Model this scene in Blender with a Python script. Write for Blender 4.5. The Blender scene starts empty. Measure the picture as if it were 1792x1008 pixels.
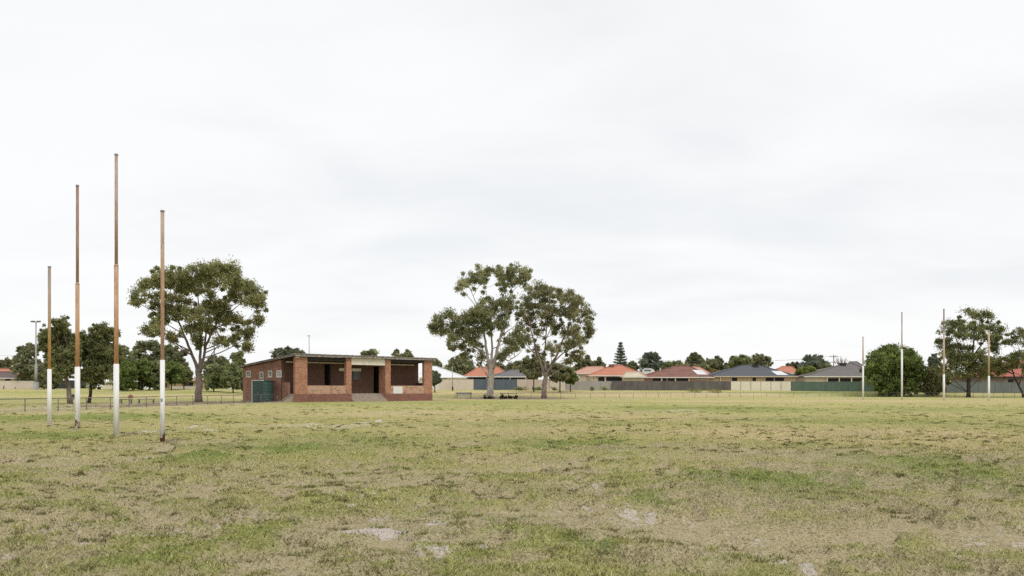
import bpy, math, random
import numpy as np

# ------------------------------------------------------------------ basics
F, CX, HY, H = 1500.0, 896.0, 681.0, 1.5      # focal length in photo pixels, principal column, horizon row, eye height
scene = bpy.context.scene
COL = scene.collection
rng = np.random.default_rng(11)
R = random.Random(5)

def at(px, D): return (px - CX) / F * D
def zz(py, D): return H + (HY - py) / F * D
def gp(px, py):
    D = F * H / (py - HY)
    return at(px, D), D

def sstep(a, b, x):
    t = np.clip((x - a) / (b - a), 0, 1)
    return t * t * (3 - 2 * t)

# ground relief: flat oval, low bank rising to the house blocks
SP = ([-600, 0, 400, 700, 1000, 1300, 1500, 1650, 1800, 2500], [108, 112, 118, 128, 146, 160, 167, 165, 146, 140])
TP = ([-600, 0, 400, 800, 1280, 1400, 1600, 1800, 2500], [1.6, 1.6, 1.55, 1.32, 1.22, 1.15, .85, .75, .75])
def gz(x, y):
    x = np.asarray(x, float); y = np.asarray(y, float)
    u = CX + F * x / np.maximum(y, 1.0)
    S = np.interp(u, *SP); T = np.interp(u, *TP)
    t = np.clip((y - S) / (177.0 - S), 0, 1)
    z = T * (0.55 * t + 0.45 * t * t * (3 - 2 * t))
    return np.where(y < 90, 0, z)

# value noise ---------------------------------------------------------------
def _hash(i, j, s):
    i = i.astype(np.int64); j = j.astype(np.int64)
    h = (i * 374761393 + j * 668265263 + s * 1442695041) & 0x7fffffff
    h = ((h ^ (h >> 13)) * 1274126177) & 0x7fffffff
    h = h ^ (h >> 16)
    return (h & 0xffff) / 65535.0
def vnoise(x, y, s=0):
    xi = np.floor(x); yi = np.floor(y); fx = x - xi; fy = y - yi
    fx = fx * fx * (3 - 2 * fx); fy = fy * fy * (3 - 2 * fy)
    a = _hash(xi, yi, s); b = _hash(xi + 1, yi, s); c = _hash(xi, yi + 1, s); d = _hash(xi + 1, yi + 1, s)
    return (a * (1 - fx) + b * fx) * (1 - fy) + (c * (1 - fx) + d * fx) * fy
def fbm(x, y, o=4, s=0, g=.5):
    r = np.zeros_like(x); a = 1; t = 0
    for k in range(o):
        ca, sa = math.cos(k * 1.1 + s), math.sin(k * 1.1 + s)
        r += a * vnoise((x * ca - y * sa) * 2 ** k + 17.3 * k, (x * sa + y * ca) * 2 ** k - 9.1 * k, s + k); t += a; a *= g
    return r / t

# ------------------------------------------------------------------ tagging
def tag(o, label=None, cat=None, group=None, kind=None):
    if label: o['label'] = label
    if cat: o['category'] = cat
    if group: o['group'] = group
    if kind: o['kind'] = kind
    return o
def empty(name, loc=(0, 0, 0), rz=0.0, label=None, cat=None, group=None):
    o = bpy.data.objects.new(name, None); COL.objects.link(o)
    o.location = loc; o.rotation_euler = (0, 0, rz); o.empty_display_size = .3
    return tag(o, label, cat, group)
def link(name, me, mat=None, parent=None):
    o = bpy.data.objects.new(name, me); COL.objects.link(o)
    if mat: me.materials.append(mat)
    if parent: o.parent = parent
    return o
def copy_tree(o, parent=None):
    kids = list(o.children)
    c = o.copy(); COL.objects.link(c)
    if parent: c.parent = parent
    for k in kids: copy_tree(k, c)
    return c

class MB:
    def __init__(s): s.v = []; s.f = []; s.smooth = []
    def face_add(s, vs, fs, sm=False):
        n = len(s.v); s.v += [tuple(map(float, q)) for q in vs]
        for q in fs: s.f.append(tuple(i + n for i in q)); s.smooth.append(sm)
        return s
    def box(s, x0, x1, y0, y1, z0, z1):
        v = [(x0, y0, z0), (x1, y0, z0), (x1, y1, z0), (x0, y1, z0), (x0, y0, z1), (x1, y0, z1), (x1, y1, z1), (x0, y1, z1)]
        return s.face_add(v, [(0, 3, 2, 1), (4, 5, 6, 7), (0, 1, 5, 4), (1, 2, 6, 5), (2, 3, 7, 6), (3, 0, 4, 7)])
    def hexa(s, v):     # 4 bottom then 4 top
        return s.face_add(v, [(0, 3, 2, 1), (4, 5, 6, 7), (0, 1, 5, 4), (1, 2, 6, 5), (2, 3, 7, 6), (3, 0, 4, 7)])
    def tube(s, pts, rad, n=8, cap=True):
        pts = [np.array(p, float) for p in pts]
        if not hasattr(rad, '__len__'): rad = [rad] * len(pts)
        vs = []; fs = []; prev = None
        for i, p in enumerate(pts):
            d = (pts[min(i + 1, len(pts) - 1)] - pts[max(i - 1, 0)]); d = d / (np.linalg.norm(d) + 1e-9)
            if prev is None:
                ref = np.array((1., 0, 0)) if abs(d[0]) < .9 else np.array((0, 1., 0))
                a = np.cross(d, ref)
            else: a = prev - d * np.dot(prev, d)
            a /= np.linalg.norm(a) + 1e-9; prev = a; b = np.cross(d, a)
            for k in range(n):
                t = 2 * math.pi * k / n
                vs.append(p + rad[i] * (a * math.cos(t) + b * math.sin(t)))
        for i in range(len(pts) - 1):
            for k in range(n):
                k2 = (k + 1) % n
                fs.append((i * n + k, i * n + k2, (i + 1) * n + k2, (i + 1) * n + k))
        s.face_add(vs, fs, True)
        if cap:
            m = len(s.v) - len(vs)
            s.f.append(tuple(m + k for k in range(n))[::-1]); s.smooth.append(False)
            s.f.append(tuple(m + (len(pts) - 1) * n + k for k in range(n))); s.smooth.append(False)
        return s
    def build(s, name, mat, parent=None):
        me = bpy.data.meshes.new(name); me.from_pydata(s.v, [], s.f); me.update()
        me.polygons.foreach_set('use_smooth', s.smooth)
        return link(name, me, mat, parent)

def np_mesh(name, V, Fc, k):
    """fast mesh from arrays: V (n,3), Fc (m,k)"""
    me = bpy.data.meshes.new(name)
    me.vertices.add(len(V)); me.vertices.foreach_set('co', V.astype(np.float32).ravel())
    m = len(Fc)
    me.loops.add(m * k); me.loops.foreach_set('vertex_index', Fc.astype(np.int32).ravel())
    me.polygons.add(m); me.polygons.foreach_set('loop_start', np.arange(0, m * k, k, dtype=np.int32))
    me.polygons.foreach_set('loop_total', np.full(m, k, dtype=np.int32))
    me.update(calc_edges=True)
    return me

# ------------------------------------------------------------------ materials
class NT:
    def __init__(s, name, rough=.9, spec=.2):
        s.m = bpy.data.materials.new(name); s.m.use_nodes = True
        s.t = s.m.node_tree; s.b = s.t.nodes['Principled BSDF']; s.out = s.t.nodes['Material Output']
        s.b.inputs['Roughness'].default_value = rough
        s.b.inputs['Specular IOR Level'].default_value = spec
        s.tc = s.n('ShaderNodeTexCoord')
    def n(s, typ, **kw):
        nd = s.t.nodes.new(typ)
        for k, v in kw.items(): setattr(nd, k, v)
        return nd
    def l(s, a, b): s.t.links.new(a, b)
    def noise(s, scale, detail=4, rough=.6, vec=None, mapping=None, w=None):
        nd = s.n('ShaderNodeTexNoise'); nd.inputs['Scale'].default_value = scale
        nd.inputs['Detail'].default_value = detail; nd.inputs['Roughness'].default_value = rough
        v = vec or s.tc.outputs['Object']
        if mapping:
            mp = s.n('ShaderNodeMapping'); mp.inputs['Scale'].default_value = mapping; s.l(v, mp.inputs['Vector']); v = mp.outputs[0]
        s.l(v, nd.inputs['Vector'])
        return nd.outputs['Fac']
    def ramp(s, fac, a, b):
        nd = s.n('ShaderNodeMapRange'); nd.interpolation_type = 'SMOOTHSTEP'
        nd.inputs['From Min'].default_value = a; nd.inputs['From Max'].default_value = b
        s.l(fac, nd.inputs['Value']); return nd.outputs[0]
    def math(s, op, a, b=None):
        nd = s.n('ShaderNodeMath', operation=op)
        for i, q in enumerate((a, b)):
            if q is None: continue
            if isinstance(q, (int, float)): nd.inputs[i].default_value = q
            else: s.l(q, nd.inputs[i])
        return nd.outputs[0]
    def mix(s, fac, a, b, blend='MIX'):
        nd = s.n('ShaderNodeMix', data_type='RGBA', blend_type=blend)
        for i, q in ((0, fac), (6, a), (7, b)):
            if isinstance(q, (int, float)): nd.inputs[i].default_value = q
            elif isinstance(q, tuple): nd.inputs[i].default_value = (*q[:3], 1)
            else: s.l(q, nd.inputs[i])
        return nd.outputs[2]
    def col(s, c): s.l(c, s.b.inputs['Base Color'])
    def bump(s, h, strength=.4, dist=.02):
        nd = s.n('ShaderNodeBump'); nd.inputs['Strength'].default_value = strength; nd.inputs['Distance'].default_value = dist
        s.l(h, nd.inputs['Height']); s.l(nd.outputs[0], s.b.inputs['Normal'])
    def sep(s, v=None):
        nd = s.n('ShaderNodeSeparateXYZ'); s.l(v or s.tc.outputs['Object'], nd.inputs[0]); return nd.outputs

def mat_plain(name, c1, c2=None, scale=3, rough=.85, spec=.2, mapping=None, metal=0, lo=.35, hi=.65):
    t = NT(name, rough, spec); c2 = c2 or tuple(x * .8 for x in c1)
    f = t.ramp(t.noise(scale, 6, .65, mapping=mapping), lo, hi)
    g = t.ramp(t.noise(scale * 6, 4, .6, mapping=mapping), .3, .7)
    c = t.mix(f, c1, c2)
    c = t.mix(t.math('MULTIPLY', g, .18), c, (0.05, .045, .04))
    t.col(c); t.b.inputs['Metallic'].default_value = metal
    return t.m

def wall_uv(t):
    nn = t.sep(t.tc.outputs['Normal']); p = t.sep()
    ax = t.math('GREATER_THAN', t.math('ABSOLUTE', nn[0]), .5)
    u = t.math('ADD', t.math('MULTIPLY', p[0], t.math('SUBTRACT', 1.0, ax)), t.math('MULTIPLY', p[1], ax))
    cb = t.n('ShaderNodeCombineXYZ'); t.l(u, cb.inputs[0]); t.l(p[2], cb.inputs[1])
    return cb.outputs[0]

def mat_brick(name, c1, c2, mortar, stain=(.12, .07, .055), peel=None, size=1.0, peel_lo=.47, peel_hi=.56):
    t = NT(name, .92, .15); uv = wall_uv(t)
    b = t.n('ShaderNodeTexBrick'); t.l(uv, b.inputs['Vector'])
    b.inputs['Color1'].default_value = (*c1, 1); b.inputs['Color2'].default_value = (*c2, 1); b.inputs['Mortar'].default_value = (*mortar, 1)
    b.inputs['Scale'].default_value = 1; b.inputs['Mortar Size'].default_value = .012
    b.inputs['Brick Width'].default_value = .31 * size; b.inputs['Row Height'].default_value = .155 * size; b.inputs['Bias'].default_value = -.1
    c = b.outputs['Color']
    n1 = t.ramp(t.noise(.9, 6, .7), .42, .7); c = t.mix(t.math('MULTIPLY', n1, .55), c, stain)
    n3 = t.ramp(t.noise(3.2, 4, .7, mapping=(1, 1, 2.2)), .5, .72); c = t.mix(t.math('MULTIPLY', n3, .45), c, tuple(min(1, x * 1.6) for x in c1))
    n5 = t.noise(5.5, 5, .75, mapping=(1, 1, 1.8)); c = t.mix(t.math('MULTIPLY', t.ramp(n5, .5, .66), .5), c, tuple(x * .45 for x in c2)); c = t.mix(t.math('MULTIPLY', t.ramp(n5, .48, .34), .45), c, tuple(min(1, x * 1.7) for x in c1))
    if peel:
        n2 = t.ramp(t.noise(1.1, 6, .75, mapping=(1, 1, 1.5)), peel_lo, peel_hi); c = t.mix(t.math('MULTIPLY', n2, .8), c, peel)
        n4 = t.ramp(t.noise(2.3, 5, .7), .55, .62); c = t.mix(t.math('MULTIPLY', n4, .7), c, (.36, .34, .33))
    t.col(c); t.bump(b.outputs['Fac'], -.4, .015)
    return t.m

def mat_tile(name, c1, c2, rows=.33, wear=.5):
    """roof tiles: courses run along the eave"""
    t = NT(name, .85, .2)
    w = t.n('ShaderNodeTexWave', wave_type='BANDS', bands_direction='Z', wave_profile='SAW'); t.l(t.tc.outputs['Object'], w.inputs['Vector'])
    w.inputs['Scale'].default_value = .9; w.inputs['Distortion'].default_value = .4
    n = t.ramp(t.noise(.6, 6, .7), .35, .7); g = t.ramp(t.noise(5, 4, .7), .35, .7)
    c = t.mix(t.math('MULTIPLY', n, wear), c1, c2)
    c = t.mix(t.math('MULTIPLY', g, .35), c, tuple(x * .55 for x in c2))
    c = t.mix(t.math('MULTIPLY', w.outputs['Fac'], .15), c, (.05, .04, .04))
    t.col(c); t.bump(w.outputs['Fac'], .5, .05)
    return t.m

def mat_sheet(name, c1, c2, pitch=.12, rough=.6, spec=.3, axis=0):
    """ribbed steel fencing / sheeting"""
    t = NT(name, rough, spec); p = t.sep()
    s = t.math('SINE', t.math('MULTIPLY', p[axis], 2 * math.pi / pitch))
    n = t.ramp(t.noise(.8, 6, .7, mapping=(1, 1, .5)), .35, .7)
    g = t.ramp(t.noise(6, 4, .7, mapping=(2.5, 1, .3)), .45, .75)
    c = t.mix(n, c1, c2); c = t.mix(t.math('MULTIPLY', g, .25), c, tuple(x * .5 for x in c2))
    t.col(c); t.bump(s, .5, .02)
    return t.m

def mat_leaf(name, c1, c2, c3, trans=.5, scale=.35):
    c1, c2, c3 = [tuple(x * 1.7 for x in q) for q in (c1, c2, c3)]
    t = NT(name, .75, .15)
    geo = t.n('ShaderNodeNewGeometry')
    n = t.ramp(t.noise(scale, 4, .6), .35, .65)
    c = t.mix(n, c1, c2)
    r = geo.outputs['Random Per Island']
    c = t.mix(t.math('MULTIPLY', t.ramp(r, .45, 1.0), .75), c, c3)
    d = t.ramp(r, .35, .0); c = t.mix(t.math('MULTIPLY', d, .5), c, tuple(x * .45 for x in c1))
    tone = t.n('ShaderNodeAttribute', attribute_name='tone').outputs['Fac']
    c = t.mix(t.math('MULTIPLY', t.ramp(tone, .55, 1.0), .6), c, c3); c = t.mix(t.math('MULTIPLY', t.ramp(tone, .4, .0), .55), c, tuple(x * .5 for x in c2))
    t.col(c)
    tr = t.n('ShaderNodeBsdfTranslucent'); t.l(t.mix(.5, c, (.16, .17, .04)), tr.inputs['Color'])
    ms = t.n('ShaderNodeMixShader'); ms.inputs[0].default_value = trans
    t.l(t.b.outputs[0], ms.inputs[1]); t.l(tr.outputs[0], ms.inputs[2]); t.l(ms.outputs[0], t.out.inputs['Surface'])
    return t.m

def mat_bark(name, c1, c2, c3, sc=1.2):
    t = NT(name, .95, .1)
    n = t.ramp(t.noise(sc, 6, .7, mapping=(1, 1, .35)), .42, .6)
    g = t.ramp(t.noise(sc * 5, 5, .7, mapping=(1, 1, .3)), .4, .65)
    c = t.mix(n, c1, c2); c = t.mix(t.math('MULTIPLY', g, .55), c, c3)
    t.col(c); t.bump(g, .5, .04)
    return t.m

GREEN, SAND, BROWN, STRAW = (.22, .30, .055), (.68, .61, .52), (.59, .47, .345), (.66, .53, .27)
BASEC = (.515, .485, .16)
def mat_ground(name, blade=False):
    t = NT(name, 1.0, .05)
    a = t.n('ShaderNodeAttribute', attribute_name='cover')
    sp = t.n('ShaderNodeSeparateColor'); t.l(a.outputs['Color'], sp.inputs[0])
    gr, sa, br = sp.outputs[0], sp.outputs[1], sp.outputs[2]; st = a.outputs['Alpha']
    P = t.tc.outputs['Object']
    if not blade:
        n1 = t.noise(1.3, 6, .7); n2 = t.noise(7, 5, .7); n3 = t.noise(34, 3, .75); n5 = t.noise(2.6, 5, .75)
        v = t.ramp(n2, .38, .66)
        # thatch: patchwork of olive, straw and dark soil at tuft size
        c = t.mix(t.ramp(n1, .35, .68), BASEC, (.40, .415, .12))
        c = t.mix(st, c, STRAW)
        c = t.mix(t.math('MULTIPLY', t.ramp(n2, .5, .68), .45), c, (.60, .51, .30))
        c = t.mix(gr, c, GREEN)
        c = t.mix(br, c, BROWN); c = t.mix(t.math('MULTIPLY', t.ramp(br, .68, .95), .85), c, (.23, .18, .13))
        sfac = t.math('MULTIPLY', t.ramp(t.math('ADD', t.math('MULTIPLY', sa, 1.0), t.math('MULTIPLY', t.math('SUBTRACT', n2, .5), 1.7)), .42, .62), 1.0)
        dk = t.ramp(t.math('ADD', t.math('MULTIPLY', n2, .6), t.math('MULTIPLY', n1, .4)), .46, .36)
        c = t.mix(t.math('MULTIPLY', dk, t.math('SUBTRACT', .62, t.math('MULTIPLY', sfac, .5))), c, (.19, .165, .085))
        c = t.mix(t.math('MULTIPLY', t.ramp(n3, .48, .36), .8), c, (.13, .115, .05))
        c = t.mix(t.math('MULTIPLY', t.ramp(n3, .53, .64), .6), c, (.74, .65, .42))
        nS = t.noise(3.4, 6, .72, mapping=(.8, 1.2, 1)); c = t.mix(t.math('MULTIPLY', t.ramp(nS, .62, .68), .7), c, (.15, .14, .06))
        # scuffed tufts: dark roots and bleached thatch at hand size
        c = t.mix(t.math('MULTIPLY', t.ramp(n5, .40, .31), .6), c, (.19, .175, .08))
        c = t.mix(t.math('MULTIPLY', t.ramp(n5, .56, .70), .35), c, (.58, .50, .31))
        c = t.mix(t.math('MULTIPLY', sfac, .9), c, t.mix(t.ramp(n3, .4, .6), (.62, .54, .46), (.78, .71, .63)))
        t.col(c)
        h = t.math('ADD', t.math('MULTIPLY', n2, 1.0), t.math('MULTIPLY', n3, .5)); t.bump(h, 1.0, .12)
    else:
        rn = t.n('ShaderNodeAttribute', attribute_name='rnd').outputs['Fac']
        c = t.mix(t.ramp(rn, 0, 1), (.385, .385, .13), (.66, .58, .28))
        c = t.mix(t.math('MULTIPLY', st, .8), c, (.66, .545, .29))
        c = t.mix(t.math('MULTIPLY', gr, .9), c, t.mix(rn, (.19, .265, .055), (.38, .425, .115)))
        c = t.mix(t.math('MULTIPLY', br, .6), c, (.50, .39, .26))
        c = t.mix(t.math('MULTIPLY', t.ramp(rn, .84, .97), .7), c, (.76, .67, .44)); c = t.mix(t.math('MULTIPLY', t.ramp(rn, .30, .12), .8), c, (.10, .095, .04))
        t.col(c)
        tr = t.n('ShaderNodeBsdfTranslucent'); t.l(c, tr.inputs['Color'])
        ms = t.n('ShaderNodeMixShader'); ms.inputs[0].default_value = .3
        t.l(t.b.outputs[0], ms.inputs[1]); t.l(tr.outputs[0], ms.inputs[2]); t.l(ms.outputs[0], t.out.inputs['Surface'])
    return t.m

def mat_post(name, top, mid, low, z0, z1):
    """weathered pipe: the paint coats change with height on the post itself"""
    t = NT(name, .7, .3); p = t.sep()
    f = t.ramp(p[2], z0, z1)
    n = t.noise(2.2, 6, .75, mapping=(3, 3, 1)); g = t.ramp(t.noise(9, 5, .75, mapping=(2, 2, .5)), .45, .68)
    f2 = t.math('ADD', f, t.math('MULTIPLY', t.math('SUBTRACT', n, .5), .9))
    c = t.mix(t.ramp(f2, .0, .5), low, mid); c = t.mix(t.ramp(f2, .5, 1.0), c, top)
    c = t.mix(t.math('MULTIPLY', g, .5), c, (.13, .06, .035))
    c = t.mix(t.math('MULTIPLY', t.ramp(t.noise(5, 5, .7, mapping=(2, 2, .4)), .52, .68), .55), c, (.58, .47, .38))
    t.col(c); return t.m
def mat_white_post(name, rust_z=.5, amt=.6, patch=.52):
    t = NT(name, .6, .3); p = t.sep()
    n = t.noise(4.5, 5, .65, mapping=(1, 1, .8))
    low = t.ramp(p[2], rust_z, 0.0)
    f = t.ramp(t.math('ADD', n, t.math('MULTIPLY', low, amt * .16)), patch + .08, patch + .13)
    f = t.math('MULTIPLY', f, t.ramp(p[2], rust_z * 1.3, rust_z * .75))
    c = t.mix(t.ramp(t.noise(2, 5, .7, mapping=(4, 4, .4)), .4, .75), (.80, .79, .77), (.66, .64, .61))
    c = t.mix(t.math('MULTIPLY', t.ramp(t.noise(7, 5, .75, mapping=(3, 3, .25)), .60, .72), .45), c, (.50, .40, .30))
    c = t.mix(f, c, (.16, .06, .03)); t.col(c); return t.m

M = {}
M['ground'] = mat_ground('dry_turf'); M['blade'] = mat_ground('grass_blades', True)
M['brick'] = mat_brick('red_brick', (.41, .20, .13), (.25, .118, .085), (.33, .26, .21))
M['brick_pillar'] = mat_brick('orange_brick', (.45, .215, .135), (.27, .12, .082), (.36, .28, .21), stain=(.24, .09, .06))
M['brick_plinth'] = mat_brick('plinth_brick', (.27, .12, .088), (.18, .08, .06), (.2, .15, .13))
M['brick_peel'] = mat_brick('patched_brick', (.41, .19, .12), (.26, .115, .08), (.32, .25, .19), peel=(.50, .33, .23), peel_lo=.42, peel_hi=.5)
M['brick_in_shade'] = mat_brick('shaded_veranda_brick', (.145, .072, .052), (.095, .048, .037), (.14, .115, .10))  # brick colour darkened to carry the shade inside the veranda
M['fascia'] = mat_plain('weathered_fascia', (.43, .385, .345), (.15, .13, .12), 2.6, lo=.42, hi=.58, mapping=(1, 1, 3))
M['roofsheet'] = mat_sheet('roof_iron', (.33, .305, .29), (.24, .22, .205), .2)
M['concrete'] = mat_plain('worn_concrete', (.42, .35, .29), (.31, .25, .2), 2.5)
M['white'] = mat_plain('white_paint', (.78, .76, .72), (.66, .63, .58), 2)
M['signwhite'] = mat_plain('stained_white_board', (.80, .74, .64), (.6, .5, .4), 1.4, mapping=(2, 2, .4), lo=.45, hi=.8)
M['dark'] = mat_plain('dark_timber', (.06, .05, .045), (.035, .03, .028), 3)
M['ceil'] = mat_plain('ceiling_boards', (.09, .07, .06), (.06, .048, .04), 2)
M['glass'] = NT('dull_glass', .25, .5).m; M['glass'].node_tree.nodes['Principled BSDF'].inputs['Base Color'].default_value = (.06, .07, .075, 1)
M['void'] = NT('unlit_glass', .7, .1).m; M['void'].node_tree.nodes['Principled BSDF'].inputs['Base Color'].default_value = (.022, .022, .022, 1)
M['frost'] = mat_plain('frosted_glass', (.62, .62, .6), (.35, .36, .36), 3, rough=.4)
M['tank'] = mat_sheet('tank_green', (.055, .105, .095), (.042, .08, .074), .15, rough=.5, axis=2)
M['screen'] = mat_plain('screen_green', (.045, .095, .085), (.036, .075, .067), 1.5, rough=.5)
M['galv'] = mat_plain('galvanised_pipe', (.36, .36, .35), (.25, .24, .23), 3, rough=.55, spec=.4)
M['darkpipe'] = mat_plain('weathered_pipe', (.20, .19, .175), (.12, .105, .095), 3, rough=.6, spec=.3)
M['timber'] = mat_plain('grey_timber', (.26, .24, .21), (.17, .15, .13), 2, mapping=(.4, 3, 3))
M['steelgrey'] = mat_plain('pole_grey', (.42, .44, .45), (.33, .35, .36), 1.5, rough=.5, spec=.4)
M['bark_grey'] = mat_bark('bark_brown_grey', (.27, .22, .185), (.19, .15, .125), (.11, .085, .07))
M['bark_pale'] = mat_bark('bark_cream', (.50, .45, .39), (.30, .265, .23), (.19, .16, .14))
M['bark_pink'] = mat_bark('bark_pinkish', (.36, .29, .25), (.25, .195, .17), (.13, .1, .09))
M['bark_dark'] = mat_bark('bark_dark', (.09, .075, .065), (.06, .05, .043), (.035, .03, .028))
M['euc'] = mat_leaf('gum_leaves', (.185, .185, .078), (.125, .135, .06), (.33, .31, .145))
M['euc2'] = mat_leaf('gum_leaves_grey', (.18, .19, .095), (.12, .132, .068), (.34, .33, .18))
M['euc3'] = mat_leaf('gum_leaves_brown', (.185, .18, .09), (.125, .13, .068), (.33, .30, .17))
M['dk'] = mat_leaf('dark_leaves', (.175, .18, .10), (.12, .13, .075), (.29, .285, .165))
M['dkr'] = mat_leaf('dark_gum_leaves', (.145, .155, .068), (.095, .108, .05), (.26, .26, .115))
M['dkblue'] = mat_leaf('blue_green_needles', (.155, .18, .135), (.105, .13, .10), (.23, .26, .20))
M['mid'] = mat_leaf('mid_green_leaves', (.18, .205, .09), (.12, .145, .065), (.29, .31, .15))
M['lush'] = mat_leaf('lush_leaves', (.12, .165, .052), (.075, .11, .036), (.24, .29, .09))
M['lime'] = mat_leaf('lime_leaves', (.17, .20, .05), (.11, .14, .035), (.26, .28, .08))
M['grey'] = mat_leaf('grey_green_leaves', (.11, .12, .08), (.075, .085, .058), (.19, .20, .14))
M['gold'] = mat_leaf('golden_leaves', (.22, .17, .07), (.15, .13, .05), (.32, .25, .11))
M['orange'] = mat_tile('orange_tiles', (.56, .235, .15), (.46, .19, .12))
M['salmon'] = mat_tile('salmon_tiles', (.60, .345, .265), (.52, .285, .215))
M['brown'] = mat_tile('brown_tiles', (.30, .145, .11), (.17, .095, .08), wear=.9)
M['charcoal'] = mat_tile('charcoal_tiles', (.125, .13, .145), (.10, .105, .118))
M['slate'] = mat_tile('grey_tiles', (.20, .195, .195), (.15, .145, .145))
M['taupe'] = mat_tile('taupe_tiles', (.20, .18, .175), (.15, .135, .13))
M['redroof'] = mat_tile('red_tiles', (.46, .165, .12), (.36, .125, .095))
M['plum'] = mat_tile('plum_tiles', (.17, .125, .12), (.13, .095, .09))
M['whiteroof'] = mat_plain('white_roof', (.80, .80, .80), (.72, .73, .74), .6, rough=.6)
M['cream'] = mat_plain('cream_wall', (.62, .54, .42), (.55, .46, .34), .8)
M['buff'] = mat_plain('buff_brick', (.56, .43, .29), (.46, .34, .22), 2)
M['pinkwall'] = mat_plain('pink_brick', (.46, .27, .21), (.36, .2, .16), 2)
M['tanwall'] = mat_plain('tan_wall', (.52, .40, .25), (.42, .32, .2), 1.2)
M['stone'] = mat_plain('stone_wall', (.24, .20, .165), (.15, .12, .1), 1.3)
M['solar'] = mat_plain('bright_panel', (.74, .74, .75), (.66, .67, .70), 1, rough=.3, spec=.6)
M['f_beige'] = mat_sheet('fence_beige', (.63, .55, .46), (.56, .48, .40), .4)
M['f_blue'] = mat_sheet('fence_blue', (.11, .135, .16), (.095, .115, .14), .25)
M['f_pink'] = mat_sheet('fence_pinkish', (.58, .49, .41), (.50, .41, .34), .4)
M['f_grey'] = mat_sheet('fence_grey', (.36, .335, .31), (.30, .28, .26), .3)
M['f_dark'] = mat_sheet('fence_timber', (.145, .13, .12), (.095, .088, .083), .22, rough=.9)
M['f_cream'] = mat_sheet('fence_cream', (.70, .65, .54), (.64, .58, .47), .25)
M['f_green'] = mat_sheet('fence_green', (.105, .155, .12), (.09, .13, .10), .25)
M['f_pale'] = mat_sheet('fence_pale', (.40, .38, .32), (.33, .31, .26), .4)
M['f_greygreen'] = mat_sheet('fence_grey_green', (.165, .185, .17), (.13, .145, .135), .3)
M['f_dk'] = mat_sheet('fence_dark', (.06, .065, .065), (.045, .05, .05), .3)

# ------------------------------------------------------------------ world, sun, camera
world = bpy.data.worlds.new('World'); scene.world = world; world.use_nodes = True
nt = world.node_tree; bg = nt.nodes['Background']
SUN_EL, SUN_AZ = math.radians(52), math.radians(150)     # azimuth clockwise from +Y
def wn(t, **kw):
    nd = nt.nodes.new(t)
    for k, v in kw.items(): setattr(nd, k, v)
    return nd
sky = wn('ShaderNodeTexSky', sky_type='NISHITA', sun_disc=False); sky.sun_elevation = SUN_EL; sky.sun_rotation = SUN_AZ
tc = wn('ShaderNodeTexCoord'); sx = wn('ShaderNodeSeparateXYZ'); nt.links.new(tc.outputs['Generated'], sx.inputs[0])
def wm(op, a, b):
    nd = wn('ShaderNodeMath', operation=op)
    for i, q in enumerate((a, b)):
        if isinstance(q, (int, float)): nd.inputs[i].default_value = q
        else: nt.links.new(q, nd.inputs[i])
    return nd.outputs[0]
den = wm('ADD', wm('MAXIMUM', sx.outputs[2], 0.0), .22)      # cloud deck seen in perspective
cb = wn('ShaderNodeCombineXYZ'); nt.links.new(wm('DIVIDE', sx.outputs[0], den), cb.inputs[0]); nt.links.new(wm('DIVIDE', sx.outputs[1], den), cb.inputs[1])
def wnoise(sc, det, off, ro=.55):
    mp = wn('ShaderNodeMapping'); mp.inputs['Location'].default_value = off; mp.inputs['Scale'].default_value = (.8, 1.25, 1); nt.links.new(cb.outputs[0], mp.inputs[0])
    nd = wn('ShaderNodeTexNoise'); nd.inputs['Scale'].default_value = sc; nd.inputs['Detail'].default_value = det; nd.inputs['Roughness'].default_value = ro
    nd.inputs['Distortion'].default_value = .35
    nt.links.new(mp.outputs[0], nd.inputs[0]); return nd.outputs['Fac']
nA = wnoise(.75, 5, (3.1, 1.7, 0)); nB = wnoise(2.1, 6, (7.7, 4.2, 0), .5)
mr = wn('ShaderNodeMapRange', interpolation_type='SMOOTHSTEP'); mr.inputs['From Min'].default_value = .30; mr.inputs['From Max'].default_value = .58
nt.links.new(wm('ADD', wm('MULTIPLY', nA, .55), wm('MULTIPLY', nB, .45)), mr.inputs[0])
mixc = wn('ShaderNodeMix', data_type='RGBA'); nt.links.new(mr.outputs[0], mixc.inputs[0])
mixc.inputs[6].default_value = (.89, .908, .922, 1); mixc.inputs[7].default_value = (1.01, 1.012, 1.012, 1)
skys = wn('ShaderNodeMix', data_type='RGBA', blend_type='MULTIPLY'); skys.inputs[0].default_value = 1
nt.links.new(sky.outputs[0], skys.inputs[6]); skys.inputs[7].default_value = (.12, .12, .12, 1)
fin = wn('ShaderNodeMix', data_type='RGBA'); fin.inputs[0].default_value = .94
nt.links.new(skys.outputs[2], fin.inputs[6]); nt.links.new(mixc.outputs[2], fin.inputs[7])
nt.links.new(fin.outputs[2], bg.inputs['Color']); bg.inputs['Strength'].default_value = 1.0

sl = bpy.data.lights.new('sun', 'SUN'); sl.energy = 1.5; sl.angle = math.radians(25); sl.color = (1, .97, .92)
so = bpy.data.objects.new('sun', sl); COL.objects.link(so); so.location = (20, -20, 60)
so.rotation_euler = (math.pi / 2 - SUN_EL, 0, math.pi - SUN_AZ + 0.0)
# lamp points along -Z of its frame; place it so light comes from azimuth SUN_AZ
import mathutils
dirv = mathutils.Vector((math.sin(SUN_AZ) * math.cos(SUN_EL), math.cos(SUN_AZ) * math.cos(SUN_EL), math.sin(SUN_EL)))
so.rotation_euler = dirv.to_track_quat('Z', 'Y').to_euler()

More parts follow.
